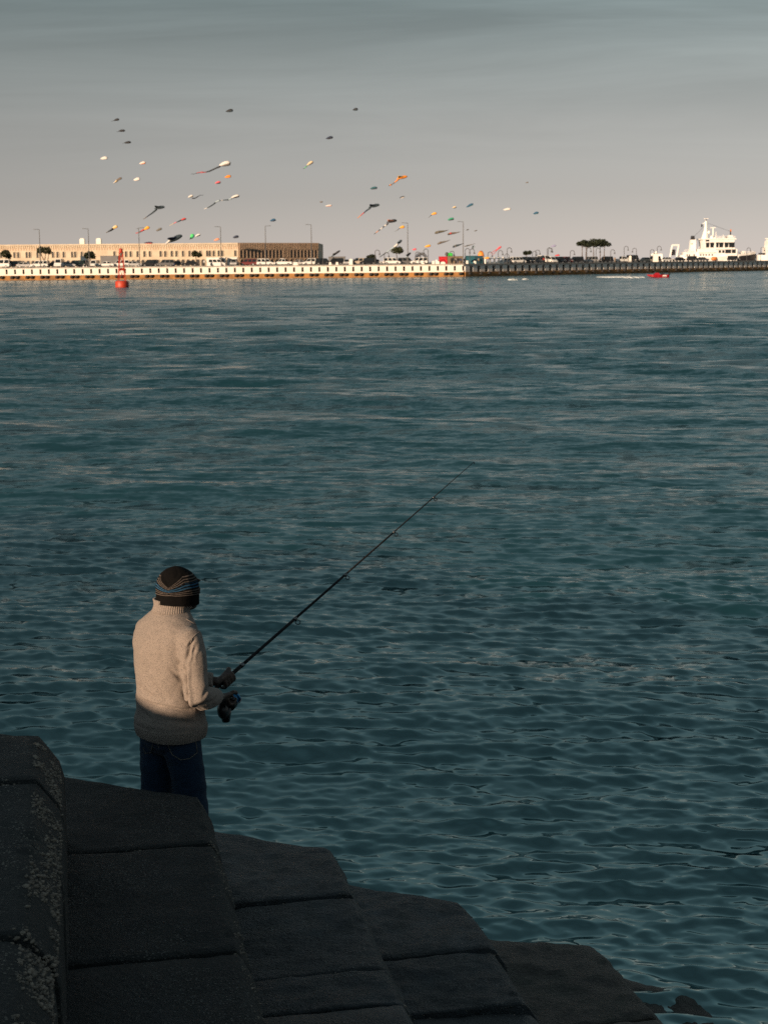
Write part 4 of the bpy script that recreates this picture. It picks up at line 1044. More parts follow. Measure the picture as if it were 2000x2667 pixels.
# picture column, kind, colour, heading (0 side on, nose left; 180 nose right; 90 nose to the water), metres behind the edge, label
CARS = [
 (4, 'van', 'white', 0, 5, 'white van cut by the left edge of the photo on the quay'),
 (38, 'suv', 'black', 0, 7, 'black SUV under the leftmost round tree'),
 (67, 'sedan', 'silver', 180, 6, 'silver sedan right of the leftmost round tree, nose right'),
 (104, 'suv', 'white', 0, 5, 'white SUV below the multi stemmed tree at the left'),
 (141, 'sedan', 'black', 0, 8, 'black sedan right of the multi stemmed tree'),
 (156, 'van', 'white', 90, 4, 'white van nose to the water left of the second tall lamp'),
 (177, 'sedan', 'silver', 180, 6, 'silver sedan left of the green car'),
 (199, 'suv', 'green', 0, 9, 'dark green SUV left of the second tall lamp'),
 (218, 'suv', 'black', 90, 10, 'black SUV parked nose out in front of the white ticket booth'),
 (246, 'suv', 'white', 90, 6, 'white SUV parked nose to the water under the second tall lamp'),
 (277, 'sedan', 'white', 0, 6, 'white sedan in front of the grey shed'),
 (316, 'suv', 'white', 0, 7, 'white SUV directly behind the red buoy tower'),
 (350, 'sedan', 'silver', 180, 7, 'silver sedan just right of the red buoy tower'),
 (393, 'suv', 'black', 0, 7, 'black SUV below the big whale shaped kite'),
 (433, 'suv', 'grey', 0, 7, 'dark grey SUV left of the round tree before the cream facade'),
 (465, 'sedan', 'black', 180, 9, 'black sedan nose right, second left of the round tree before the facade'),
 (496, 'sedan', 'black', 0, 8, 'low black sedan left of the white kiosk'),
 (566, 'suv', 'white', 180, 5, 'white SUV in front of the low white kiosk'),
 (611, 'suv', 'silver', 90, 6, 'silver SUV nose to the water by the building corner'),
 (648, 'suv', 'red', 0, 7, 'dark red SUV before the tan end facade'),
 (692, 'suv', 'white', 180, 6, 'white SUV left of the lamp with right hand arm'),
 (737, 'pickup', 'white', 0, 6, 'white pickup in front of the tan end facade'),
 (777, 'sedan', 'silver', 0, 7, 'silver sedan before the right end of the tan facade'),
 (811, 'suv', 'white', 0, 6, 'white SUV under the tall lamp at the end of the tan facade'),
 (843, 'suv', 'black', 180, 6, 'black SUV under the crook lamp beside the tan facade'),
 (874, 'suv', 'black', 0, 6, 'black SUV in front of the grey screen box'),
 (904, 'sedan', 'silver', 90, 6, 'silver sedan nose to the water right of the grey screen box'),
 (936, 'suv', 'beige', 0, 8, 'cream coloured SUV behind the white bollards, left of the bush'),
 (959, 'suv', 'black', 0, 6, 'black SUV below the dark bush with the white SUV on its right'),
 (980, 'sedan', 'silver', 180, 7, 'silver sedan below the pair of crook lamps by the bush'),
 (1021, 'suv', 'white', 180, 5, 'long white SUV under the light blue diagonal kite'),
 (1058, 'suv', 'grey', 180, 7, 'dark grey SUV at the foot of the tall lamp right of the round tree'),
 (1091, 'suv', 'white', 0, 7, 'white SUV in front of the dark inflatable arch'),
 (1348, 'suv', 'white', 180, 6, 'white SUV on the shaded quay left of the small round tree'),
 (1316, 'sedan', 'silver', 0, 8, 'silver sedan behind the white barrier on the shaded quay'),
 (1373, 'suv', 'black', 90, 7, 'black SUV under the small round tree on the shaded quay'),
 (1394, 'suv', 'grey', 0, 8, 'dark grey SUV right of the small round tree'),
 (1416, 'van', 'white', 90, 8, 'white van left of the thick double crook lamp'),
 (1434, 'suv', 'white', 90, 6, 'white SUV under the thick double crook lamp'),
 (1456, 'suv', 'black', 90, 7, 'black SUV behind the small red kite low over the quay'),
 (1474, 'suv', 'red', 90, 8, 'dark red SUV left of the umbrella trees'),
 (1500, 'suv', 'black', 0, 7, 'black SUV below the left umbrella tree'),
 (1537, 'suv', 'silver', 0, 7, 'silver SUV under the umbrella trees'),
 (1577, 'suv', 'black', 0, 8, 'black SUV right of the umbrella trees'),
 (1620, 'pickup', 'white', 180, 7, 'white pickup under the tall crook lamp right of the umbrella trees'),
 (1647, 'van', 'black', 90, 7, 'black van right of the white pickup'),
 (1678, 'sedan', 'beige', 0, 7, 'cream sedan left of the ship stern crane'),
 (1702, 'suv', 'black', 0, 8, 'black SUV under the paired crook lamps left of the ship'),
 (1733, 'sedan', 'white', 0, 6, 'white sedan in front of the ship stern frame'),
 (1766, 'sedan', 'black', 0, 8, 'black sedan in front of the ship funnel'),
 (1803, 'suv', 'black', 90, 7, 'black SUV nose to the water below the ship funnel'),
 (1828, 'sedan', 'grey', 180, 6, 'dark grey sedan below the ship bridge'),
 (1909, 'suv', 'black', 90, 7, 'black SUV below the bow of the white ship'),
]
for px, kind, colour, head, back, lab in CARS:
    pr = car_proto(kind, colour)
    p = quay_pt(px, back + 2)
    c = pr if not pr['used'] else copy_tree(pr)
    pr['used'] = 1
    base = 0.0 if px < 1206 else R(52) * 0.55
    c.location = (p.x, p.y, Z_Q - 0.03); c.rotation_euler = (0, 0, R(head) + base + R(((px * 7) % 9) - 4))
    tag(c, lab, 'car', 'cars parked along the far quay')
for o in list(bpy.data.objects):
    if 'used' in o.keys(): del o['used']

# ---- lamps
M_POST = mat('lamp_post_paint', (0.07, 0.07, 0.072), None, 2, 0.5)
M_LAMPG = mat('lamp_glass', (0.5, 0.5, 0.48), None, 2, 0.3)
def tall_lamp(px, top_py, arm, label, back=4.0):
    p = quay_pt(px, back); H_ = at_depth(px, top_py, p.y).z - Z_Q
    t = thing('street_lamp', label, 'street lamp', p, 0, 'tall street lamps on the far quay')
    MB().tube([(0, 0, 0), (0, 0, .5), (0, 0, .55), (0, 0, H_)], [.17, .17, .13, .075], 8).build('post', M_POST, t)
    s = -1 if arm == 'left' else 1
    MB().tube([(0, 0, H_ - .06), (s * .7, 0, H_ - .02), (s * 1.0, 0, H_)], [.06, .055, .05], 6).build('arm', M_POST, t)
    if arm == 'both': MB().tube([(0, 0, H_ - .06), (-.6, 0, H_ - .3)], [.06, .05], 6).build('arm', M_POST, t)
    MB().box((s * 1.15, 0, H_ + .01), (.8, .3, .12)).build('lamp_head', M_POST, t)
tall_lamp(107, 597, 'left', 'leftmost tall street lamp, rising above the multi stemmed tree')
tall_lamp(234, 595, 'left', 'tall street lamp between the two white roof turrets')
tall_lamp(365, 593, 'both', 'tall floodlight post crossed by the orange and red kite')
tall_lamp(577, 590, 'left', 'tall street lamp over the cream facade right of the pink kite')
tall_lamp(693, 588, 'right', 'tall street lamp with its arm to the right over the tan facade')
tall_lamp(812, 584.5, 'left', 'tall street lamp at the right end of the tan facade')
tall_lamp(1062, 580, 'left', 'tall street lamp right of the round tree in mid quay')
tall_lamp(1206, 577, 'left', 'tallest street lamp, at the corner of the quay')
CROOKP = {}
def crook(px, top_py, label, back=5.0, left=False, twin=False):
    p = quay_pt(px, back); H_ = max(2.8, at_depth(px, top_py, p.y).z - Z_Q)
    t = thing('crook_lamp', label, 'street lamp', p, math.pi if left else 0, 'crook lamps along the far quay')
    MB().tube([(0, 0, 0), (0, 0, .35), (0, 0, .4), (0, 0, H_ - .62)] + [(.62 - .62 * math.cos(a), 0, H_ - .62 + .62 * math.sin(a)) for a in (math.pi * q / 9 for q in range(1, 10))] + [(1.24, 0, H_ - .95)], [.14, .14, .085] + [.08] * 11, 6).build('post', M_POST, t)
    MB().lathe([(.06, .16), (.12, .12), (.2, -.08), (.28, -.24), (.26, -.26)], (1.24, 0, H_ - 1.05), 10).build('lamp_shade', M_POST, t)
    MB().ball((1.24, 0, H_ - 1.28), .13, 8, 5).build('lamp_globe', M_LAMPG, t)
for a in [
 (841, 652, 'crook lamp beside the right end of the tan facade', 5, True), (977, 651, 'crook lamp behind the dark bush', 5), (1001, 657, 'crook lamp crossed by the light blue diagonal kite', 6),
 (1082, 656, 'crook lamp at the left foot of the dark inflatable arch', 5), (1115, 648, 'crook lamp at the right of the dark inflatable arch', 4, True), (1171, 654, 'crook lamp behind the green inflatable', 16),
 (1211, 647, 'crook lamp just right of the tallest street lamp', 5), (1223, 648, 'crook lamp above the left end of the teal container', 6), (1270, 656, 'crook lamp right of the orange dome', 6),
 (1297, 652, 'crook lamp next to the pink streamer kite', 6), (1314, 663, 'short crook lamp behind the silver sedan and white barrier', 20), (1320, 645, 'tall crook lamp right of the pink streamer kite', 5),
 (1386, 654, 'crook lamp right of the small round tree', 10), (1394, 651, 'second crook lamp right of the small round tree', 6), (1424, 645, 'front lamp of the thick double crook under the lilac kite', 5), (1427, 646, 'rear lamp of the thick double crook under the lilac kite', 9),
 (1484, 652, 'crook lamp left of the umbrella trees', 5), (1527, 645, 'crook lamp between the trunks of the umbrella trees', 5), (1551, 646, 'crook lamp against the right umbrella tree', 6), (1589, 650, 'crook lamp right of the umbrella trees', 5),
 (1624, 641, 'tall crook lamp above the white pickup', 4), (1656, 646, 'crook lamp above the black van', 5, True), (1692, 650, 'left lamp of the pair by the ship stern crane', 8), (1710, 641, 'right lamp of the pair by the ship stern crane', 5), 
 (1943, 645, 'crook lamp in front of the ship bow', 5), (1979, 644, 'crook lamp between the two white ships', 5)]:
    crook(*a)

# ---- trees
M_BARK = mat('bark', (0.12, 0.085, 0.06), (0.07, 0.05, 0.035), 3, 0.9)
M_LEAF = mat('foliage', (0.055, 0.060, 0.022), (0.025, 0.032, 0.014), 1.2, 0.7)
M_LEAF2 = mat('foliage_dark', (0.032, 0.042, 0.018), (0.016, 0.022, 0.012), 1.2, 0.7)
def crown_mesh(blobs, n, leaf, mt):
    mb = MB(); tot = sum(b[1] * b[2] for b in blobs)
    for (c, rx, rz) in blobs:
        for _ in range(int(n * rx * rz / tot)):
            d = Vector((random.gauss(0, 1), random.gauss(0, 1), random.gauss(0, 1))).normalized(); k = random.uniform(.35, 1.06) ** 0.6
            p = Vector(c) + Vector((d.x * rx * k, d.y * rx * .8 * k, d.z * rz * k))
            a = Vector((random.gauss(0, 1), random.gauss(0, 1), random.gauss(0, .6))).normalized(); b_ = a.orthogonal().normalized() * leaf * random.uniform(.5, .9); a *= leaf * random.uniform(.8, 1.5)
            o = len(mb.v); mb.v += [tuple(p - a), tuple(p + b_), tuple(p + a), tuple(p - b_)]; mb.f.append((o, o + 1, o + 2, o + 3))
    return mb
def tree(px, blobs_px, label, back, mt, stems=1, n=700, leaf=0.22, name='round_tree'):
    p = quay_pt(px, back); s = p.y / FPX
    t = thing(name, label, 'tree', p)
    bl_ = []
    for x, y, rx, ry in blobs_px:
        q = at_depth(x, y, p.y); bl_.append(((q.x - p.x, random.uniform(-.4, .4), q.z - p.z), rx * s, ry * s))
    crown_mesh(bl_, n, leaf, mt).build('crown', mt, t, fix=False)
    for k in range(stems):
        c = bl_[k % len(bl_)][0]; x0 = (k - (stems - 1) / 2) * .5 + (c[0] * .5 if stems > 1 else 0)
        MB().tube([(x0, 0, 0), (x0 * .8 + c[0] * .2, 0, c[2] * .5), (c[0], c[1], c[2])], [.16, .12, .06], 7).build('trunk', M_BARK, t)
        for q in range(3):
            e = Vector(c) + Vector((random.uniform(-1, 1) * bl_[k % len(bl_)][1] * .8, random.uniform(-.5, .5), bl_[k % len(bl_)][2] * random.uniform(.0, .7)))
            MB().tube([Vector((x0 * .5 + c[0] * .5, 0, c[2] * .75)), e], [.07, .025], 5).build('branch', M_BARK, t)
tree(18, [(16, 661, 12, 10), (23, 667, 8, 7)], 'round tree at the far left end of the cream facade', 14, M_LEAF)
tree(116, [(108, 651, 11, 8), (122, 652, 12, 9), (129, 656, 7, 6), (104, 655, 6, 5)], 'multi stemmed round tree before the cream facade, left of the roof turrets', 14, M_LEAF, 4, 900)
tree(233, [(227, 665, 7, 8), (236, 661, 8, 6), (243, 667, 6, 7), (233, 667, 9, 6)], 'ragged palm like tree at the foot of the second tall lamp', 14, M_LEAF2, 2, 600, 0.3)
tree(513, [(509, 660, 9, 7), (518, 664, 9, 6), (506, 664, 6, 5)], 'round tree before the cream facade left of the kiosk', 14, M_LEAF)
tree(1035, [(1031, 653, 12, 7), (1041, 652, 9, 9), (1034, 648, 8, 5)], 'round tree in mid quay between white SUV and tall lamp', 10, M_LEAF)
tree(967, [(962, 670, 7, 5), (970, 669, 9, 6)], 'low dark bush behind the black SUV', 16, M_LEAF2, 1, 500)
tree(1373, [(1369, 659, 7, 5), (1378, 658, 6, 5)], 'small round tree on the shaded quay', 10, M_LEAF2)
tree(1519, [(1516, 634, 15, 6), (1527, 637, 12, 6), (1509, 635, 9, 5), (1521, 630, 8, 5), (1533, 640, 8, 4)], 'umbrella tree, left of the group of three', 10, M_LEAF2, 2, 900, 0.26, 'umbrella_tree')
tree(1545, [(1544, 629, 13, 7), (1537, 635, 12, 6), (1554, 634, 12, 7), (1548, 640, 8, 4)], 'umbrella tree in the middle of the group of three', 14, M_LEAF2, 1, 900, 0.26, 'umbrella_tree')
tree(1567, [(1562, 631, 15, 8), (1574, 634, 12, 7), (1583, 637, 8, 5), (1566, 639, 9, 4), (1570, 627, 8, 4)], 'umbrella tree, right of the group of three', 9, M_LEAF2, 2, 900, 0.26, 'umbrella_tree')
# ------------------------------------------------------------------ people, barriers, inflatables on the quay
M_CLOTH = {k: mat('cloth_' + k, v, None, 6, 0.9) for k, v in dict(dark=(0.02, 0.02, 0.025), blue=(0.03, 0.05, 0.12), white=(0.6, 0.58, 0.55), red=(0.35, 0.04, 0.03), tan=(0.3, 0.22, 0.15)).items()}
def small_person(px, back, top, low, label):
    p = quay_pt(px, back); t = thing('person', label, 'person', p, random.uniform(-.6, .6), None)
    mb = MB()
    for s in (-1, 1):
        mb.tube([(s * .09, 0, .88), (s * .10, .02, .48), (s * .11, 0, .05)], [.085, .06, .045], 8); mb.ball((s * .11, -.06, .04), (.05, .13, .045), 8, 5)
        mb.tube([(s * .17, 0, 1.40), (s * .24, .02, 1.13), (s * .22, -.10, .90)], [.052, .042, .034], 8); mb.ball((s * .22, -.12, .84), (.03, .035, .06), 8, 5)
    mb.rings([[(a * math.cos(q), b_ * math.sin(q), z) for q in (2 * math.pi * j / 12 for j in range(12))] for z, a, b_ in ((.84, .14, .10), (1.0, .145, .10), (1.2, .155, .105), (1.38, .16, .095), (1.45, .08, .07))])
    mb.tube([(0, 0, 1.42), (0, 0, 1.55)], .055, 8); mb.ball((0, 0, 1.62), (.078, .095, .115), 10, 8); mb.ball((0, -.095, 1.61), (.014, .02, .02), 6, 4)
    key = 'pbody'
    if key not in PROTO:
        me = remeshed(mb, .028, 2); me.materials.append(M_SKIN); PROTO[key] = me
    link('body', PROTO[key], t)
    def shell(nm, rg, m): MB().rings([[(a * math.cos(q), b_ * math.sin(q), z) for q in (2 * math.pi * j / 12 for j in range(12))] for z, a, b_ in rg]).build(nm, m, t, True)
    shell('jacket', ((.82, .165, .125), (1.0, .17, .125), (1.2, .18, .13), (1.39, .185, .12), (1.46, .09, .085)), M_CLOTH[top])
    for s in (-1, 1):
        MB().tube([(s * .09, 0, .90), (s * .10, .02, .48), (s * .11, 0, .10)], [.105, .08, .07], 8).build('trouser_leg', M_CLOTH[low], t, True)
        MB().tube([(s * .165, 0, 1.42), (s * .24, .02, 1.13), (s * .225, -.08, .93)], [.07, .06, .05], 8).build('sleeve', M_CLOTH[top], t, True)
    MB().ball((0, .012, 1.655), (.086, .10, .098), 10, 6).build('hair', M_CLOTH['dark'], t, True)
for a in [(1178, 5, 'dark', 'dark', 'person in dark clothes standing left before the tan stall'), (1186, 6, 'white', 'blue', 'person in pale jacket and blue trousers before the tan stall'), (1192, 5, 'dark', 'blue', 'person in dark jacket and blue trousers right before the tan stall'),
          (1201, 5, 'blue', 'dark', 'person in blue jacket beside the tallest street lamp'), (1210, 6, 'dark', 'dark', 'person in dark clothes at the left end of the teal container'), (1246, 5, 'tan', 'dark', 'person in tan jacket before the darker half of the teal container'),
          (1415, 4, 'red', 'dark', 'person in red jacket before the white van on the shaded quay'), (1600, 3, 'tan', 'tan', 'person in tan clothes at the edge right of the umbrella trees'), (1635, 3, 'white', 'white', 'person in white robe at the edge before the black van'),
          (455, 4, 'dark', 'blue', 'person in dark jacket before the cream facade'), (533, 4, 'white', 'dark', 'person in pale jacket left of the low white kiosk'), (922, 5, 'dark', 'dark', 'person in dark clothes right of the silver sedan by the screen box')]:
    small_person(*a)
def bollard(px, back, w, h, label):
    p = quay_pt(px, back); t = thing('bollard', label, 'bollard', p, 0, 'pale blocks along the quay edge')
    MB().box((0, 0, h / 2), (w, w, h), 0, (.85, .85)).build('base', M_WHITE, t); MB().box((0, 0, h + .05), (w * .8, w * .8, .1), 0, (.6, .6)).build('cap', M_WHITE, t)
for px, w, h, l in [(914, 1.0, 1.5, 'tall pale block left of the cream SUV'), (860, .7, .7, 'low pale block before the grey screen box'), (878, .7, .7, 'low pale block under the right half of the grey screen box'), (1101, .8, 1.0, 'pale block right of the SUV by the inflatable arch'), (1136, .6, 1.1, 'thin pale block left of the red container'),
                    (1141, .7, .7, 'pale block at the left foot of the red container'), (1153, 1.3, .55, 'wide pale block before the red container'), (1128, .7, .8, 'pale block between inflatable arch and red container'), (1216, .6, .8, 'pale block just right of the quay corner'), (1236, .7, .7, 'pale block before the teal container'),
                    (1706, 1.6, 2.4, 'tall white block under the pair of crook lamps'), (1640, .7, 1.9, 'pointed white block before the black van'), (770, 1.4, .8, 'wide low pale block before the silver sedan at the tan facade')]:
    bollard(px, 1.6, w, h, l)
# white openwork barrier
a = quay_pt(1264, 2.2); b_ = quay_pt(1310, 2.2); t = thing('barrier', 'low white openwork barrier on the quay right of the corner', 'barrier', a, math.atan2(b_.y - a.y, b_.x - a.x)); Lq = (b_ - a).length
for z, h in ((.2, .4), (1.45, .22)): MB().box((Lq / 2, 0, z), (Lq, .3, h)).build('rail', M_WHITE, t)
for k in range(5): MB().box((Lq * k / 4, 0, .9), (.35, .34, 1.8)).build('upright', M_WHITE, t)
# dark inflatable arch
p = quay_pt(1097, 15); s = p.y / FPX; t = thing('inflatable_arch', 'dark ribbed inflatable arch behind the white SUV', 'inflatable', p)
M_INF = mat('arch_fabric', (0.03, 0.03, 0.033), (0.09, 0.09, 0.09), 2.2, 0.6)
rr, n = 13 * s, 14
for k in range(n):
    a0, a1 = math.pi * k / n, math.pi * (k + 1) / n; C = lambda a: Vector((-rr * math.cos(a), 0, 26 * s - 13 * s + rr * math.sin(a) * 1.05))
    q0, q1 = C(a0 + .03), C(a1 - .03); MB().tube([q0, q0.lerp(q1, .25), q0.lerp(q1, .5), q0.lerp(q1, .75), q1], [3.0 * s, 4.2 * s, 4.6 * s, 4.2 * s, 3.0 * s], 10).build('air_cell', M_INF, t, True)
for sx in (-1, 1): MB().tube([(sx * rr, 0, 0), (sx * rr, 0, 13 * s)], [4.6 * s, 4.2 * s], 10).build('leg', M_INF, t, True)
# green and black inflatable on the stall, orange dome
p = quay_pt(1169, 15); s = p.y / FPX; zb = at_depth(1169, 667, p.y).z - p.z
t = thing('inflatable', 'bright green inflatable figure with round black head on top of the stall', 'inflatable', p)
M_GRN = mat('green_fabric', (0.03, 0.55, 0.06), None, 2, 0.6); M_ORG = mat('orange_fabric', (0.85, 0.30, 0.04), (0.75, 0.22, 0.03), 1, 0.6)
for k, x in enumerate((-1, 3, 7)): MB().ball((x * s, 0, zb + (3.5 + (k % 2)) * s), (3.0 * s, 3 * s, 4.6 * s), 10, 8).build('body_cell', M_GRN, t, True)
MB().ball((-5.5 * s, 0, zb + 5 * s), (4.6 * s, 4.6 * s, 5.2 * s), 12, 8).build('head', M_INF, t, True)
p = quay_pt(1252, 20); s = p.y / FPX; z0 = at_depth(1252, 670, p.y).z - p.z
t = thing('dome_tent', 'orange dome tent behind the teal container', 'tent', p)
MB().rings([[(-8 * s * math.cos(a) * f, y, 0.1 + (z0 + 16 * s * math.sin(a) * f)) for a in (math.pi * q / 12 for q in range(13))] for y, f in ((-1.4, .88), (-.9, 1), (.9, 1), (1.4, .88))]).build('canopy', M_ORG, t, True)
MB().box((0, 0, z0 / 2), (14 * s, 2.4, z0)).build('base', mat('tent_base', (0.25, 0.10, 0.03), None, 1, .8), t)

# ------------------------------------------------------------------ red buoy
M_RED = mat('buoy_red', (0.50, 0.045, 0.014), (0.34, 0.03, 0.012), 1.2, 0.5)
wl_ = on_level(319, 747.5, 0.0); s = wl_.y / FPX
t = thing('navigation_buoy', 'red lattice navigation buoy floating left before the quay', 'buoy', wl_, R(20))
MB().lathe([(.6, -.6), (1.15, -.3), (1.22, .0), (1.22, .95), (1.12, 1.06), (.4, 1.12)], (0, 0, 0), 24).build('float', M_RED, t, True)
Ht = (749 - 662) * s
for k in range(4):
    a = math.pi / 4 + k * math.pi / 2; c, s_ = math.cos(a), math.sin(a)
    MB().tube([(.85 * c, .85 * s_, 1.05), (.38 * c, .38 * s_, Ht)], .055, 6).build('leg', M_RED, t)
for j in range(4):
    f = (j + 1) / 4.6; z = 1.05 + (Ht - 1.05) * f; r_ = .85 - .47 * f
    MB().tube([(r_ * math.cos(math.pi / 4 + q * math.pi / 2), r_ * math.sin(math.pi / 4 + q * math.pi / 2), z) for q in range(5)], .035, 5).build('cross_ring', M_RED, t)
for k in range(4):
    a, b2 = math.pi / 4 + k * math.pi / 2, math.pi / 4 + (k + 1) * math.pi / 2
    MB().tube([(.92 * math.cos(a), .92 * math.sin(a), 1.2), (.66 * math.cos(b2), .66 * math.sin(b2), 1.05 + (Ht - 1.05) * .5)], .04, 5).build('brace', M_RED, t)
    MB().tube([(.66 * math.cos(b2), .66 * math.sin(b2), 1.05 + (Ht - 1.05) * .5), (.45 * math.cos(a), .45 * math.sin(a), Ht - .3)], .04, 5).build('brace', M_RED, t)
MB().box((0, 0, 1.05 + (Ht - 1.05) * .42), (.75, .75, .45)).build('day_board', M_RED, t)
MB().lathe([(.55, 0), (.55, .08), (.2, .1)], (0, 0, Ht), 12).build('platform', M_RED, t)
MB().lathe([(.30, 0), (.34, .1), (.34, .55), (.28, .66), (.08, .72)], (0, 0, Ht + .08), 12).build('lantern', M_RED, t, True)

# ------------------------------------------------------------------ red speedboat, its wake, and flecks of foam
p = on_level(1714, 722.5, 0.0); s = p.y / FPX
t = thing('speedboat', 'red speedboat with dark outboard motor crossing before the shaded quay', 'boat', p, R(3))
M_BRED = mat('boat_red', (0.36, 0.012, 0.02), None, 2, 0.35, coat=.3)
rg = []
for x, w, zb, zt in ((-2.75, .06, .55, .62), (-2.3, .45, .2, .68), (-1.4, .85, .0, .66), (0, 1.0, -.1, .62), (1.6, 1.0, -.1, .62), (2.2, .95, -.05, .62)):
    rg.append([(x, -w, zt), (x, -w * .8, zb + .1), (x, 0, zb), (x, w * .8, zb + .1), (x, w, zt), (x, 0, zt + .04)])
MB().rings(rg).build('hull', M_BRED, t)
MB().box((-.5, 0, .82), (1.5, 1.3, .5), 0, (.6, .8)).build('console', M_BRED, t)
MB().add([(-1.15, -.6, .8), (-1.15, .6, .8), (-.75, .5, 1.25), (-.75, -.5, 1.25), (-1.2, -.6, .8), (-1.2, .6, .8), (-.8, .5, 1.25), (-.8, -.5, 1.25)], [(0, 1, 2, 3), (7, 6, 5, 4), (0, 4, 5, 1), (1, 5, 6, 2), (2, 6, 7, 3), (3, 7, 4, 0)]).build('windscreen', M_GLASS, t)
MB().box((.9, 0, .75), (.5, 1.2, .35)).build('seat', M_REEL, t)
MB().tube([(2.45, 0, .0), (2.45, 0, .6), (2.5, 0, .75), (2.55, 0, 1.0)], [.1, .14, .28, .2], 10).build('outboard_motor', M_REEL, t, True)
q = MB(); q.box((1.2, -.98, .38), (.9, .06, .26)); q.build('number_panel', M_PAINT, t)
def foam_strip(px0, px1, py, h_px, label):
    a = on_level(px0, py, 0); b2 = on_level(px1, py, 0); L_ = (b2 - a).length; n = 70; mb = MB(); rg = []
    wd_ = h_px / (FPX * CAM_H / a.y ** 2) * 0.55
    for k in range(n + 1):
        f = k / n; env = math.sin(math.pi * min(1, max(0.02, f))) ** .5
        w = wd_ * env * (0.75 + .5 * mnoise.noise(Vector((f * 14, px0, 0)))); h = .20 * env * (0.7 + 1.0 * abs(mnoise.noise(Vector((f * 30, 2, px0)))))
        c = a.lerp(b2, f)
        rg.append([(c.x, c.y - w / 2, -.12), (c.x, c.y - w * .2, h + .12), (c.x, c.y + w * .2, h * .9 + .12), (c.x, c.y + w / 2, -.12)])
    mb.rings(rg); o = mb.build('foam', M_FOAM, None, True); tag(o, label, None, None, 'stuff')
foam_strip(1556, 1673, 722.5, 9, 'white wake of the speedboat'); foam_strip(1360, 1375, 728.5, 3, 'short fleck of white foam before the shaded quay'); foam_strip(1322, 1348, 729.5, 2, 'thin fleck of white foam before the shaded quay')

# ------------------------------------------------------------------ ships
M_SHIP = mat('ship_white', (0.88, 0.87, 0.85), (0.80, 0.78, 0.75), 0.5, 0.5)
M_SHIPD = mat('ship_dark', (0.02, 0.02, 0.024), None, 1, 0.5)
M_SHIPG = mat('ship_window', (0.02, 0.025, 0.03), None, 1, 0.15)
M_SHIPO = mat('ship_orange', (0.6, 0.2, 0.05), None, 1, 0.5)
SY = 640.0
so = at_depth(1820, 690, SY); so.z = 0
t = thing('ship', 'white research ship with mast, bridge and funnel moored behind the quay', 'ship', so)
def sx(px): return at_depth(px, 690, SY).x - so.x
def sz(py, px=1840): return at_depth(px, py, SY).z
def sbox(nm, m, x0, x1, y0, y1, w, c=0.0, top=(1, 1), bv=0):
    X0, X1 = sx(x0), sx(x1); Z0, Z1 = sz(y1), sz(y0)
    return MB().box(((X0 + X1) / 2, c, (Z0 + Z1) / 2), (X1 - X0, w, Z1 - Z0), 0, top).build(nm, m, t)
rg = []
for px, w, top in ((1700, 3.6, 676), (1740, 4.2, 674), (1800, 4.6, 672), (1870, 4.6, 668), (1920, 3.6, 662), (1950, 1.8, 658), (1966, .15, 655)):
    x = sx(px); zt = sz(top, px); rg.append([(x, -w, zt), (x * 1 - (px > 1900) * .9, -w * .75, 1.2), (x - (px > 1900) * 1.6, 0, -1.5), (x - (px > 1900) * .9, w * .75, 1.2), (x, w, zt)])
MB().rings(rg).build('hull', M_SHIP, t)
rg2 = []
for px, w, top in ((1918, 3.7, 667), (1948, 2.0, 664), (1967, .25, 661)):
    x = sx(px); rg2.append([(x, -w - .05, sz(top, px)), (x - .9, -w * .78, .8), (x - .9, w * .78, .8), (x, w + .05, sz(top, px))])
MB().rings(rg2).build('bow_band', M_SHIPD, t)
sbox('main_house', M_SHIP, 1812, 1912, 649, 682, 8.0)
sbox('forward_house', M_SHIP, 1858, 1906, 641, 651, 7.6)
sbox('aft_house', M_SHIP, 1776, 1812, 656, 682, 7.0)
sbox('deck_step', M_SHIP, 1768, 1778, 664, 682, 6.5)
# bridge with slanted dark windows
X0, X1 = sx(1822), sx(1905); zb, zt = sz(649), sz(624)
MB().rings([[(X0 + .6, -4, zb), (X1 - 1.2, -4, zb), (X1 - 1.2, 4, zb), (X0 + .6, 4, zb)], [(X0, -4.4, zt), (X1, -4.4, zt), (X1, 4.4, zt), (X0, 4.4, zt)]]).build('bridge', M_SHIP, t)
for a, b2 in ((1830, 1838), (1841, 1850), (1856, 1862), (1864, 1874), (1878, 1887), (1889, 1903)):
    xa, xb = sx(a), sx(b2); zl, zh = sz(645), sz(632); e = .04
    yl = -4 - .4 * (zl - zb) / (zt - zb) - e; yh = -4 - .4 * (zh - zb) / (zt - zb) - e
    MB().add([(xa + .2, yl, zl), (xb + .1, yl, zl), (xb + .3, yh, zh), (xa, yh, zh), (xa + .2, yl + .3, zl), (xb + .1, yl + .3, zl), (xb + .3, yh + .3, zh), (xa, yh + .3, zh)], [(0, 1, 2, 3), (7, 6, 5, 4), (0, 4, 5, 1), (1, 5, 6, 2), (2, 6, 7, 3), (3, 7, 4, 0)]).build('window', M_SHIPG, t)
sbox('bridge_roof', M_SHIP, 1818, 1908, 621.5, 624.5, 9.4)
for a, b2, y0, y1 in ((1864, 1870, 652, 659), (1873, 1879, 652, 659), (1881, 1896, 651, 660), (1898, 1908, 650, 660), (1829, 1838, 623, 629)):
    sbox('window', M_SHIPG, a, b2, y0, y1, 8.16 if y0 > 640 else 9.0)
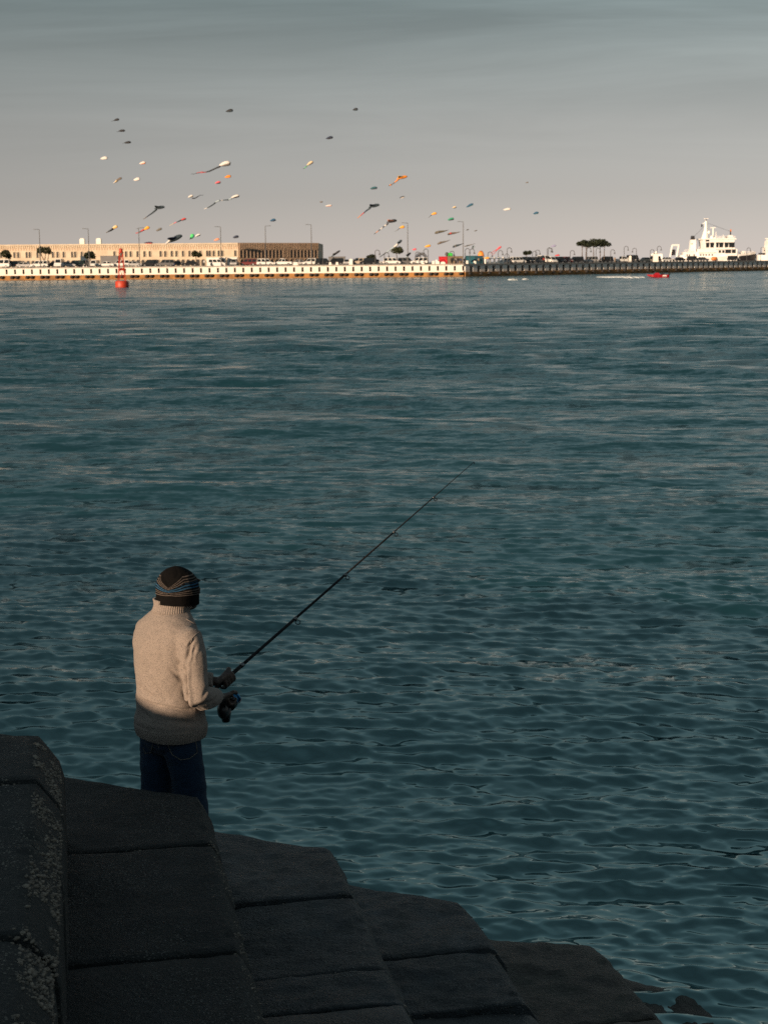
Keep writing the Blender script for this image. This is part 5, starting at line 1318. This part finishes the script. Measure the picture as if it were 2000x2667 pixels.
# funnel
X0, X1 = sx(1791), sx(1809)
MB().rings([[(X0, -1.6, sz(682)), (X1, -1.6, sz(682)), (X1, 1.6, sz(682)), (X0, 1.6, sz(682))], [(X0 + .7, -1.2, sz(624)), (X1 - .1, -1.2, sz(624)), (X1 - .1, 1.2, sz(624)), (X0 + .7, 1.2, sz(624))]]).build('funnel', M_SHIP, t)
sbox('funnel_cap', M_SHIPD, 1796.5, 1806, 614, 624, 1.9, 0, (.8, .8)); sbox('funnel_mark', M_SHIPO, 1796, 1800, 634, 636, 2.75)
# mast
MB().tube([(sx(1833), 0, sz(623)), (sx(1834.5), 0, sz(600)), (sx(1835), 0, sz(575))], [1.5, .75, .42], 8).build('mast', M_SHIP, t)
MB().tube([(sx(1835), 0, sz(575)), (sx(1835), 0, sz(568))], [.2, .12], 6).build('mast_top', M_SHIPD, t)
MB().tube([(sx(1826), 0, sz(583)), (sx(1836), 0, sz(578))], [.18, .18], 6).build('yard', M_SHIP, t)
sbox('crosstree', M_SHIP, 1829, 1840, 569, 570.5, 1.2); sbox('signal_lamp', M_SHIPD, 1822.5, 1825.5, 584, 591, .6)
for px, y, r_ in ((1850, 619, .8), (1842, 605, .6), (1858, 622, .6)): MB().ball((sx(px), -1, sz(y)), (r_, r_, r_ * 1.15), 12, 8).build('radome', M_SHIP, t, True)
for px, y0, r_ in ((1854, 592, .28), (1861.5, 604, .14), (1899, 600, .22), (1881, 611, .12)):
    MB().tube([(sx(px), 0, sz(623)), (sx(px), 0, sz(y0))], [r_ * 1.4, r_], 6).build('antenna', M_SHIP if px != 1899 else M_SHIPD, t)
sbox('radar_bar', M_SHIP, 1846, 1860, 592, 594, .5); sbox('radar_house', M_SHIP, 1890, 1906, 613, 622, 3, 0, (.6, .6)); sbox('searchlight', M_SHIPD, 1886, 1890, 616, 622, .9); sbox('flag_box', M_SHIPO, 1898, 1901, 598, 604, .4)
# stern frame, crane
for px0, px1 in ((1742, 1747), (1759, 1764)):
    MB().tube([(sx(px0), -1.5, sz(668)), (sx(px1), -1.5, sz(638))], .36, 6).build('frame_leg', M_SHIP, t)
MB().tube([(sx(1746), -1.5, sz(638)), (sx(1765), -1.5, sz(638))], .4, 6).build('frame_beam', M_SHIP, t)
sbox('winch', M_SHIPD, 1747, 1756, 649, 664, 2)
MB().tube([(sx(1693), -1, sz(664)), (sx(1708), -1, sz(656))], [.45, .6], 6).build('crane_arm', M_SHIP, t); sbox('crane_base', M_SHIP, 1706, 1722, 660, 678, 3)
for k in range(9):
    px = 1914 + k * 5.6; MB().tube([(sx(px), -2.6 + k * .3, sz(666 - k)), (sx(px), -2.6 + k * .3, sz(657.5 - k * .3))], .10, 5).build('rail_post', M_SHIP, t)
MB().tube([(sx(1914 + k * 5.6), -2.6 + k * .3, sz(657.5 - k * .3)) for k in range(9)], .09, 5).build('hand_rail', M_SHIP, t)
sbox('anchor_winch', M_SHIP, 1925, 1940, 655, 667, 2.0, 0, (.8, .8))
for px in (1816, 1823, 1830, 1838, 1846): sbox('window', M_SHIPG, px, px + 3.4, 662, 666, 8.14)
for px in (1782, 1788, 1800): sbox('window', M_SHIPG, px, px + 2.6, 662, 666, 7.14)
for y, x0, x1, w_ in ((658.6, 1812, 1858, 8.3), (650.2, 1856, 1908, 8.3), (667.2, 1776, 1812, 7.3)): sbox('deck_edge', M_COPING, x0, x1, y - .5, y + .5, w_)
for x0, x1, y in ((1812, 1824, 649), (1776, 1792, 656), (1858, 1906, 621.5)):
    n_ = int((x1 - x0) / 3)
    for k in range(n_ + 1): MB().tube([(sx(x0 + (x1 - x0) * k / n_), -3.9, sz(y)), (sx(x0 + (x1 - x0) * k / n_), -3.9, sz(y - 6))], .06, 5).build('rail_post', M_SHIP, t)
    for q in (3, 6): MB().tube([(sx(x0), -3.9, sz(y - q)), (sx(x1), -3.9, sz(y - q))], .05, 5).build('hand_rail', M_SHIP, t)
MB().lathe([(.1, -1.3), (.75, -.8), (.8, .8), (.1, 1.3)], (0, 0, 0), 10).build('life_raft', M_SHIPO, t, True).matrix_local = Matrix.Translation((sx(1852), -4.5, sz(674))) @ Matrix.Rotation(R(90), 4, 'Y')
MB().tube([(sx(1835), 0, sz(580)), (sx(1898), 0, sz(603))], .045, 4).build('stay_wire', M_SHIPD, t)
MB().tube([(sx(1834), 0, sz(585)), (sx(1803), 0, sz(618))], .045, 4).build('stay_wire', M_SHIPD, t)
# second ship at the right edge
so2 = at_depth(1985, 690, SY); so2.z = 0
t = thing('ship', 'stern part of a second white ship cut by the right edge of the photo', 'ship', so2); so = so2
rg = []
for px, w, top in ((1969, 2.6, 664), (1990, 3.4, 664), (2060, 4, 662), (2110, 3, 660), (2140, .3, 656)):
    x = sx(px); rg.append([(x, -w, sz(top, px)), (x + .4, -w * .8, .8), (x + .4, 0, -1), (x + .4, w * .8, .8), (x, w, sz(top, px))])
MB().rings(rg).build('hull', M_SHIP, t)
sbox('deck_house', M_SHIP, 1988, 2060, 644, 668, 6); sbox('wheelhouse', M_SHIP, 1991, 2040, 628, 644, 5, 0, (.96, .96)); sbox('window', M_SHIPG, 1994, 2036, 633, 639, 5.12); sbox('window', M_SHIPG, 1993, 2050, 653, 658, 6.12)
MB().tube([(sx(1995), 0, sz(628)), (sx(1996), 0, sz(622))], [.4, .3], 6).build('mast', M_SHIP, t); sbox('mast_cap', M_SHIP, 1990, 2004, 621.5, 624, 2); sbox('aft_rail', M_SHIPD, 1976, 1988, 660, 664, 4)

# ------------------------------------------------------------------ kites
KC = dict(black=(0.02, 0.022, 0.028), navy=(0.014, 0.025, 0.06), slate=(0.03, 0.05, 0.065), teal=(0.02, 0.11, 0.14), blue=(0.02, 0.10, 0.20), white=(0.75, 0.72, 0.69), cream=(0.72, 0.58, 0.36), grey=(0.16, 0.15, 0.14), brown=(0.15, 0.11, 0.08),
          orange=(0.80, 0.26, 0.02), yellow=(0.80, 0.44, 0.05), red=(0.55, 0.05, 0.05), pink=(0.75, 0.12, 0.16), salmon=(0.75, 0.32, 0.20), green=(0.02, 0.30, 0.16), lime=(0.08, 0.65, 0.18), lilac=(0.30, 0.30, 0.48), ice=(0.36, 0.46, 0.52), olive=(0.10, 0.09, 0.06))
KM = {k: mat('kite_' + k, v, tuple(q * .85 for q in v), 0.7, 0.75) for k, v in KC.items()}
def kite(label, px, py, w, h, ang, kind, c1, c2, tail=None, tw=2.0, tcols=None, Y=None):
    """sizes in pixels of the photograph; an inflated sail with a second coloured panel, and tails"""
    Y = Y or 415 + (px * 13 + py * 7) % 40
    p = at_depth(px, py, Y); s = Y / FPX; tw *= 1.2
    t = thing(kind + '_kite' if kind != 'foil' else 'kite', label, 'kite', p, 0, 'kites flying over the far quay')
    m = Matrix.Rotation(R(-ang), 3, 'Y')          # ang: degrees the nose points above the right hand horizontal
    def put(mb): mb.v = [tuple(m @ Vector(v)) for v in mb.v]; return mb
    W_, H_ = w * s / 2 * 1.12, h * s / 2 * 1.15
    if kind == 'foil':
        rg = []
        n = 9
        for i in range(n + 1):
            f = -1 + 2 * i / n; q = math.sqrt(max(0.03, 1 - abs(f) ** 2.6)) * (0.70 + 0.26 * f); cell = 1.0 + .06 * (i % 2)
            rg.append([(f * W_, math.cos(a) * H_ * .75 * q * cell, (math.sin(a) * (.75 if math.sin(a) < 0 else 1.0) - .35 * f * f + .10 * (i % 2)) * H_ * q * cell) for a in (2 * math.pi * j / 12 for j in range(12))])
        put(MB().rings(rg)).build('sail', KM[c1], t, True)
        rg = []
        for i in range(7):
            f = -.75 + 1.5 * i / 6; q = math.sqrt(max(0.05, 1 - abs(f) ** 2.4)) * (0.70 + 0.26 * f)
            rg.append([(f * W_ + W_ * .12, -H_ * .25 * q + math.cos(a) * H_ * .62 * q, -H_ * .34 + math.sin(a) * H_ * .55 * q) for a in (2 * math.pi * j / 10 for j in range(10))])
        put(MB().rings(rg)).build('lower_panel', KM[c2], t, True)
    elif kind == 'ray':
        rg = []
        for f, q, hz in ((-1, .10, .1), (-.75, .45, .3), (-.4, .9, .55), (-.1, 1.0, .7), (.35, .75, .75), (.75, .5, .6), (1, .2, .25)):
            rg.append([(f * W_, math.cos(a) * H_ * .8 * q, math.sin(a) * H_ * hz * (1 if math.sin(a) > 0 else .6)) for a in (2 * math.pi * j / 14 for j in range(14))])
        put(MB().rings(rg)).build('body', KM[c1], t, True)
        for sd in (-1, 1):
            put(MB().rings([[(-.55 * W_, sd * H_ * .2, -.1 * H_), (.55 * W_, sd * H_ * .2, -.1 * H_), (.45 * W_, sd * H_ * .2, .35 * H_), (-.45 * W_, sd * H_ * .2, .35 * H_)], [(-.75 * W_, sd * H_ * 2.2, .75 * H_), (-.45 * W_, sd * H_ * 2.2, .75 * H_), (-.5 * W_, sd * H_ * 2.2, .92 * H_), (-.72 * W_, sd * H_ * 2.2, .92 * H_)]])).build('wing', KM[c2], t)
    elif kind == 'streamer':
        rg = []
        for f, q in ((-1, .55), (-.8, .95), (-.4, 1), (.1, .75), (.5, .4), (1, .12)):
            rg.append([(f * W_, math.cos(a) * H_ * q, math.sin(a) * H_ * q - H_ * .25 * math.sin(f * 3)) for a in (2 * math.pi * j / 10 for j in range(10))])
        put(MB().rings(rg)).build('body', KM[c1], t, True)
        put(MB().rings([[(f * W_, math.cos(a) * H_ * 1.03 * q, math.sin(a) * H_ * 1.03 * q - H_ * .25 * math.sin(f * 3)) for a in (2 * math.pi * j / 10 for j in range(10))] for f, q in ((-.62, .99), (-.5, 1.0), (-.38, 1.0))])).build('band', KM[c2], t, True)
    for k, tl in enumerate(tail or []):
        P = [at_depth(x, y, Y) - p + Vector((0, .25 * i, 0)) for i, (x, y) in enumerate(tl)]
        cols = tcols or [c2]; n = len(cols); T = [P[0]]
        m_ = 4 * n
        tot = len(P) - 1; samp = [P[min(int(q * tot / m_), tot - 1)].lerp(P[min(int(q * tot / m_) + 1, tot)], q * tot / m_ - min(int(q * tot / m_), tot - 1)) for q in range(m_ + 1)]
        for c in range(n):
            r0 = [max(.06, tw * s * .5 * (1 - .72 * (c * 4 + q) / m_)) for q in range(5)]
            MB().tube(samp[c * 4:c * 4 + 5], r0, 7, True, .6).build('tail', KM[cols[c]], t, True)
    return t
K = kite
K('small black kite with thin tail, topmost of the slanting column of three', 304, 312, 13, 7, 12, 'foil', 'black', 'black', [[(299, 313), (290, 316.5)]], 2, None)
K('small black kite with short tail, middle of the slanting column of three', 318, 340.5, 15, 7, 4, 'foil', 'black', 'black', [[(311, 342), (304, 343.5)]], 2)
K('small black kite, lowest of the slanting column of three', 333, 371, 16, 7, 6, 'foil', 'black', 'black', [[(327, 372), (320, 373)]], 2)
K('rounded black kite with notched left end, highest on the left half of the sky', 598, 288.5, 17, 9, 10, 'foil', 'black', 'slate', [[(592, 290), (588, 290.5)]], 3)
K('small black pointed kite, highest in the whole sky', 925.5, 285, 12, 8, 8, 'foil', 'black', 'slate', [[(921, 286), (918, 286.5)]], 3)
K('navy blue oblong kite below the highest one', 858, 359, 17, 8, 12, 'foil', 'navy', 'black')
K('small white puffy kite at the far left', 272, 412, 17, 9, 8, 'foil', 'white', 'white', [[(266, 414), (262, 415)]], 2)
K('small white kite right of the far left white one', 372, 424.5, 15, 8, 12, 'foil', 'white', 'salmon', [[(366, 426), (363, 427)]], 1.5, ['white'])
K('small white kite below the other small white ones', 357, 467, 16, 9, 14, 'foil', 'white', 'white', [[(352, 469), (349, 470)]], 2)
K('brown kite with a pale second half trailing on its left', 311, 466.5, 14, 7, 25, 'foil', 'brown', 'grey', [[(306, 470), (301, 474), (296, 477)]], 8, ['cream', 'white'])
K('big white kite with a long wavy black tail', 586.5, 427, 27, 15, 12, 'foil', 'white', 'grey', [[(577, 431), (563, 437), (548, 444), (534, 448), (524, 447), (514, 449), (503, 453), (496, 452)], [(575, 434), (560, 440), (545, 447), (530, 449), (518, 450), (505, 452)]], 3.5, ['black', 'black', 'red', 'black'])
K('orange rounded kite under the big white one', 594, 460, 15, 8, 10, 'foil', 'orange', 'orange', [[(588, 461), (585, 462)]], 2)
K('small half pink half black kite beside the orange one', 568, 475.5, 13, 8, 10, 'foil', 'pink', 'black', [[(563, 477), (559, 478)]], 2, ['salmon'])
K('small white kite with dark wavy companion tail on its right', 497, 511.5, 13, 7, 18, 'foil', 'white', 'grey', [[(501, 517), (509, 516), (515, 512), (521, 508), (529, 508)]], 4, ['black', 'black', 'slate'])
K('black and white headed kite with long chain tail ending white', 613, 512, 20, 9, 14, 'foil', 'white', 'black', [[(604, 517), (594, 520.5), (583, 521), (573, 522)], [(573, 522), (564, 525), (556, 532), (546, 538), (538, 542), (531, 544)]], 6, ['ice', 'slate', 'slate', 'white'])
K('dark slate manta kite with straight tapering tail, left of centre', 416, 541.5, 24, 12, 8, 'ray', 'slate', 'slate', [[(409, 545), (398, 554), (386, 562), (373, 571)]], 6.5, ['slate', 'slate', 'navy', 'brown'])
K('black blue manta kite with orange tail tip, in the middle of the sky', 974, 537, 26, 12, 12, 'ray', 'slate', 'navy', [[(965, 541), (954, 549), (943, 558), (931, 568)]], 6, ['slate', 'navy', 'red', 'orange'])
K('black and white patterned manta kite with striped tail', 1020, 577, 24, 12, 10, 'ray', 'black', 'salmon', [[(1011, 582), (1000, 590), (987, 600), (974, 610)]], 5.5, ['black', 'white', 'black', 'white', 'black', 'orange', 'black'])
K('bright orange manta kite with jagged tail', 1047, 463, 25, 11, 12, 'ray', 'orange', 'yellow', [[(1038, 467), (1028, 475), (1019, 481)], [(1019, 481), (1012, 484)]], 6, ['orange', 'brown'])
K('red rocket kite with orange tail over the facade', 478, 571.5, 14, 7, 18, 'foil', 'red', 'black', [[(473, 573), (465, 577), (456, 580), (442, 587)]], 5, ['black', 'slate', 'pink', 'cream'])
K('pale yellow kite with black tail, lowest at the far left', 300, 591.5, 14, 9, 22, 'foil', 'cream', 'yellow', [[(296, 595), (289, 600), (282, 603), (276, 606)]], 8, ['black', 'black', 'grey'])
K('orange yellow kite with dark red tail crossing the floodlight post', 382.5, 594.5, 15, 9, 25, 'foil', 'yellow', 'orange', [[(376, 598), (368, 602), (361, 606), (353, 607)]], 7, ['red', 'brown', 'red'])
K('small grey kite right of the floodlight post', 414.5, 598, 15, 7, 22, 'foil', 'grey', 'olive')
K('big grey white whale shaped kite resting over the roof edge', 457, 623, 36, 18, 26, 'ray', 'slate', 'navy', [[(450, 622), (440, 629), (431, 636)]], 13, ['white', 'white'])
K('bright green kite low over the roof', 501, 616, 13, 12, 55, 'foil', 'lime', 'green', [[(497, 620), (494, 624)]], 3)
K('small white kite touching the bright green one', 515.5, 613, 14, 7, 20, 'foil', 'white', 'black')
K('small salmon pink kite just above the roof', 564.5, 624, 14, 7, 16, 'foil', 'salmon', 'salmon')
K('dark navy kite above the corner of the building', 614.5, 617, 14, 8, 12, 'foil', 'navy', 'black')
K('flat dark red and navy kite skimming the roof', 387, 632.5, 21, 6, 0, 'foil', 'navy', 'red')
K('cream kite with green edge and thin dark tail', 807.5, 425.5, 17, 9, 30, 'foil', 'cream', 'grey', [[(802, 430), (798, 434)], [(798, 434), (793, 438), (789, 439)]], 3, ['lime', 'black'])
K('teal oblong kite left of the orange manta', 973, 490, 17, 8, 8, 'foil', 'teal', 'slate')
K('tiny black and white kite under the orange manta', 1047, 514, 12, 6, 14, 'foil', 'black', 'white')
K('faint white kite in mid sky', 856, 535.5, 15, 5, 6, 'foil', 'white', 'salmon')
K('tiny grey kite left of the faint white one', 836.5, 526, 8, 4, 6, 'foil', 'grey', 'brown')
K('solitary blue kite above the tan facade', 711, 573.5, 14, 8, 10, 'foil', 'blue', 'navy')
K('yellow kite with thin dark tail left of the mid quay lamp', 1047, 591.5, 12, 8, 14, 'foil', 'yellow', 'orange', [[(1042, 594), (1035, 599), (1028, 603)]], 2.4, ['black', 'grey'])
K('yellow kite with short grey tail, higher and right of the mid quay lamp', 1130, 556.5, 13, 7, 14, 'foil', 'yellow', 'orange', [[(1125, 559), (1120, 563), (1115, 568)]], 2.4, ['black', 'grey'])
K('tiny cream and black kite left of the teal leaf kite', 1183, 540, 9, 6, 10, 'foil', 'cream', 'black')
K('dark green kite under the tiny cream and black one', 1173.5, 571, 15, 8, 12, 'foil', 'green', 'black')
K('teal leaf shaped kite tilted upward right', 1223, 535, 18, 7, 26, 'foil', 'blue', 'teal')
K('olive fish streamer kite, upper of the left pair', 1150, 603, 32, 6, 14, 'streamer', 'olive', 'grey')
K('brown fish streamer kite with red band beside the tallest lamp', 1182, 607, 30, 5, 12, 'streamer', 'brown', 'red')
K('grey brown fish streamer kite, lower of the left pair', 1155.5, 630, 31, 5, 18, 'streamer', 'grey', 'brown')
K('dark slate fish streamer kite crossing the tallest lamp', 1193, 638.5, 27, 5, 20, 'streamer', 'slate', 'grey')
K('thin grey streamer kite right of the tallest lamp', 1224, 638, 27, 2.6, 16, 'streamer', 'grey', 'slate')
K('light blue diagonal kite sinking towards the white SUV', 1041, 631, 14, 10, 42, 'ray', 'slate', 'ice', [[(1036, 636), (1024, 645), (1010, 655), (988, 670)]], 8, ['white', 'ice', 'ice', 'slate'])
K('small amber kite low between the arch and the fish streamers', 1113.5, 641, 15, 7, 14, 'foil', 'yellow', 'orange')
K('white oval kite alone right of the teal leaf', 1320, 545, 18, 7, 8, 'foil', 'white', 'white')
K('teal oval kite, rightmost in the sky', 1395, 555, 13, 7, 14, 'foil', 'blue', 'teal')
K('small pink kite left of the inflatable arch', 1079, 649.5, 10, 6, 10, 'foil', 'pink', 'pink')
K('slate blue small kite low right of the tallest lamp', 1232, 644, 8, 7, 60, 'foil', 'slate', 'ice')
K('crimson kite with two trailing ribbons', 1298, 647, 16, 6, 38, 'foil', 'pink', 'red', [[(1293, 650), (1283, 656), (1277, 661)], [(1294, 651), (1287, 660), (1281, 664)]], 2.4, ['red', 'pink'])
K('lilac kite over the double crook lamp', 1440, 641, 13, 6, 14, 'foil', 'lilac', 'lilac')
K('small red kite low over the parked cars', 1450.5, 665, 12, 5, 6, 'foil', 'red', 'pink')
K('tiny dark bird like kite, nearer the tallest lamp', 1217, 598.5, 7, 3, 20, 'foil', 'grey', 'black')
K('tiny dark bird like kite, farther right of the tallest lamp', 1238, 601, 8, 3, 20, 'foil', 'grey', 'black')
K('faint tan kite high above the umbrella trees side', 1372, 475.5, 7, 3, 10, 'foil', 'brown', 'grey')
K('amber kite lying low behind the quay by the orange dome', 1267, 672, 13, 6, 4, 'foil', 'yellow', 'orange')
K('black kite slanting low above the grey screen box', 876, 660, 22, 8, 34, 'ray', 'black', 'grey', [[(870, 664), (863, 668)]], 6, ['slate'])
K('grey black kite standing low left of the inflatable arch', 1064, 664, 14, 9, 42, 'ray', 'black', 'slate', [[(1061, 667), (1056, 671)]], 5, ['ice'])
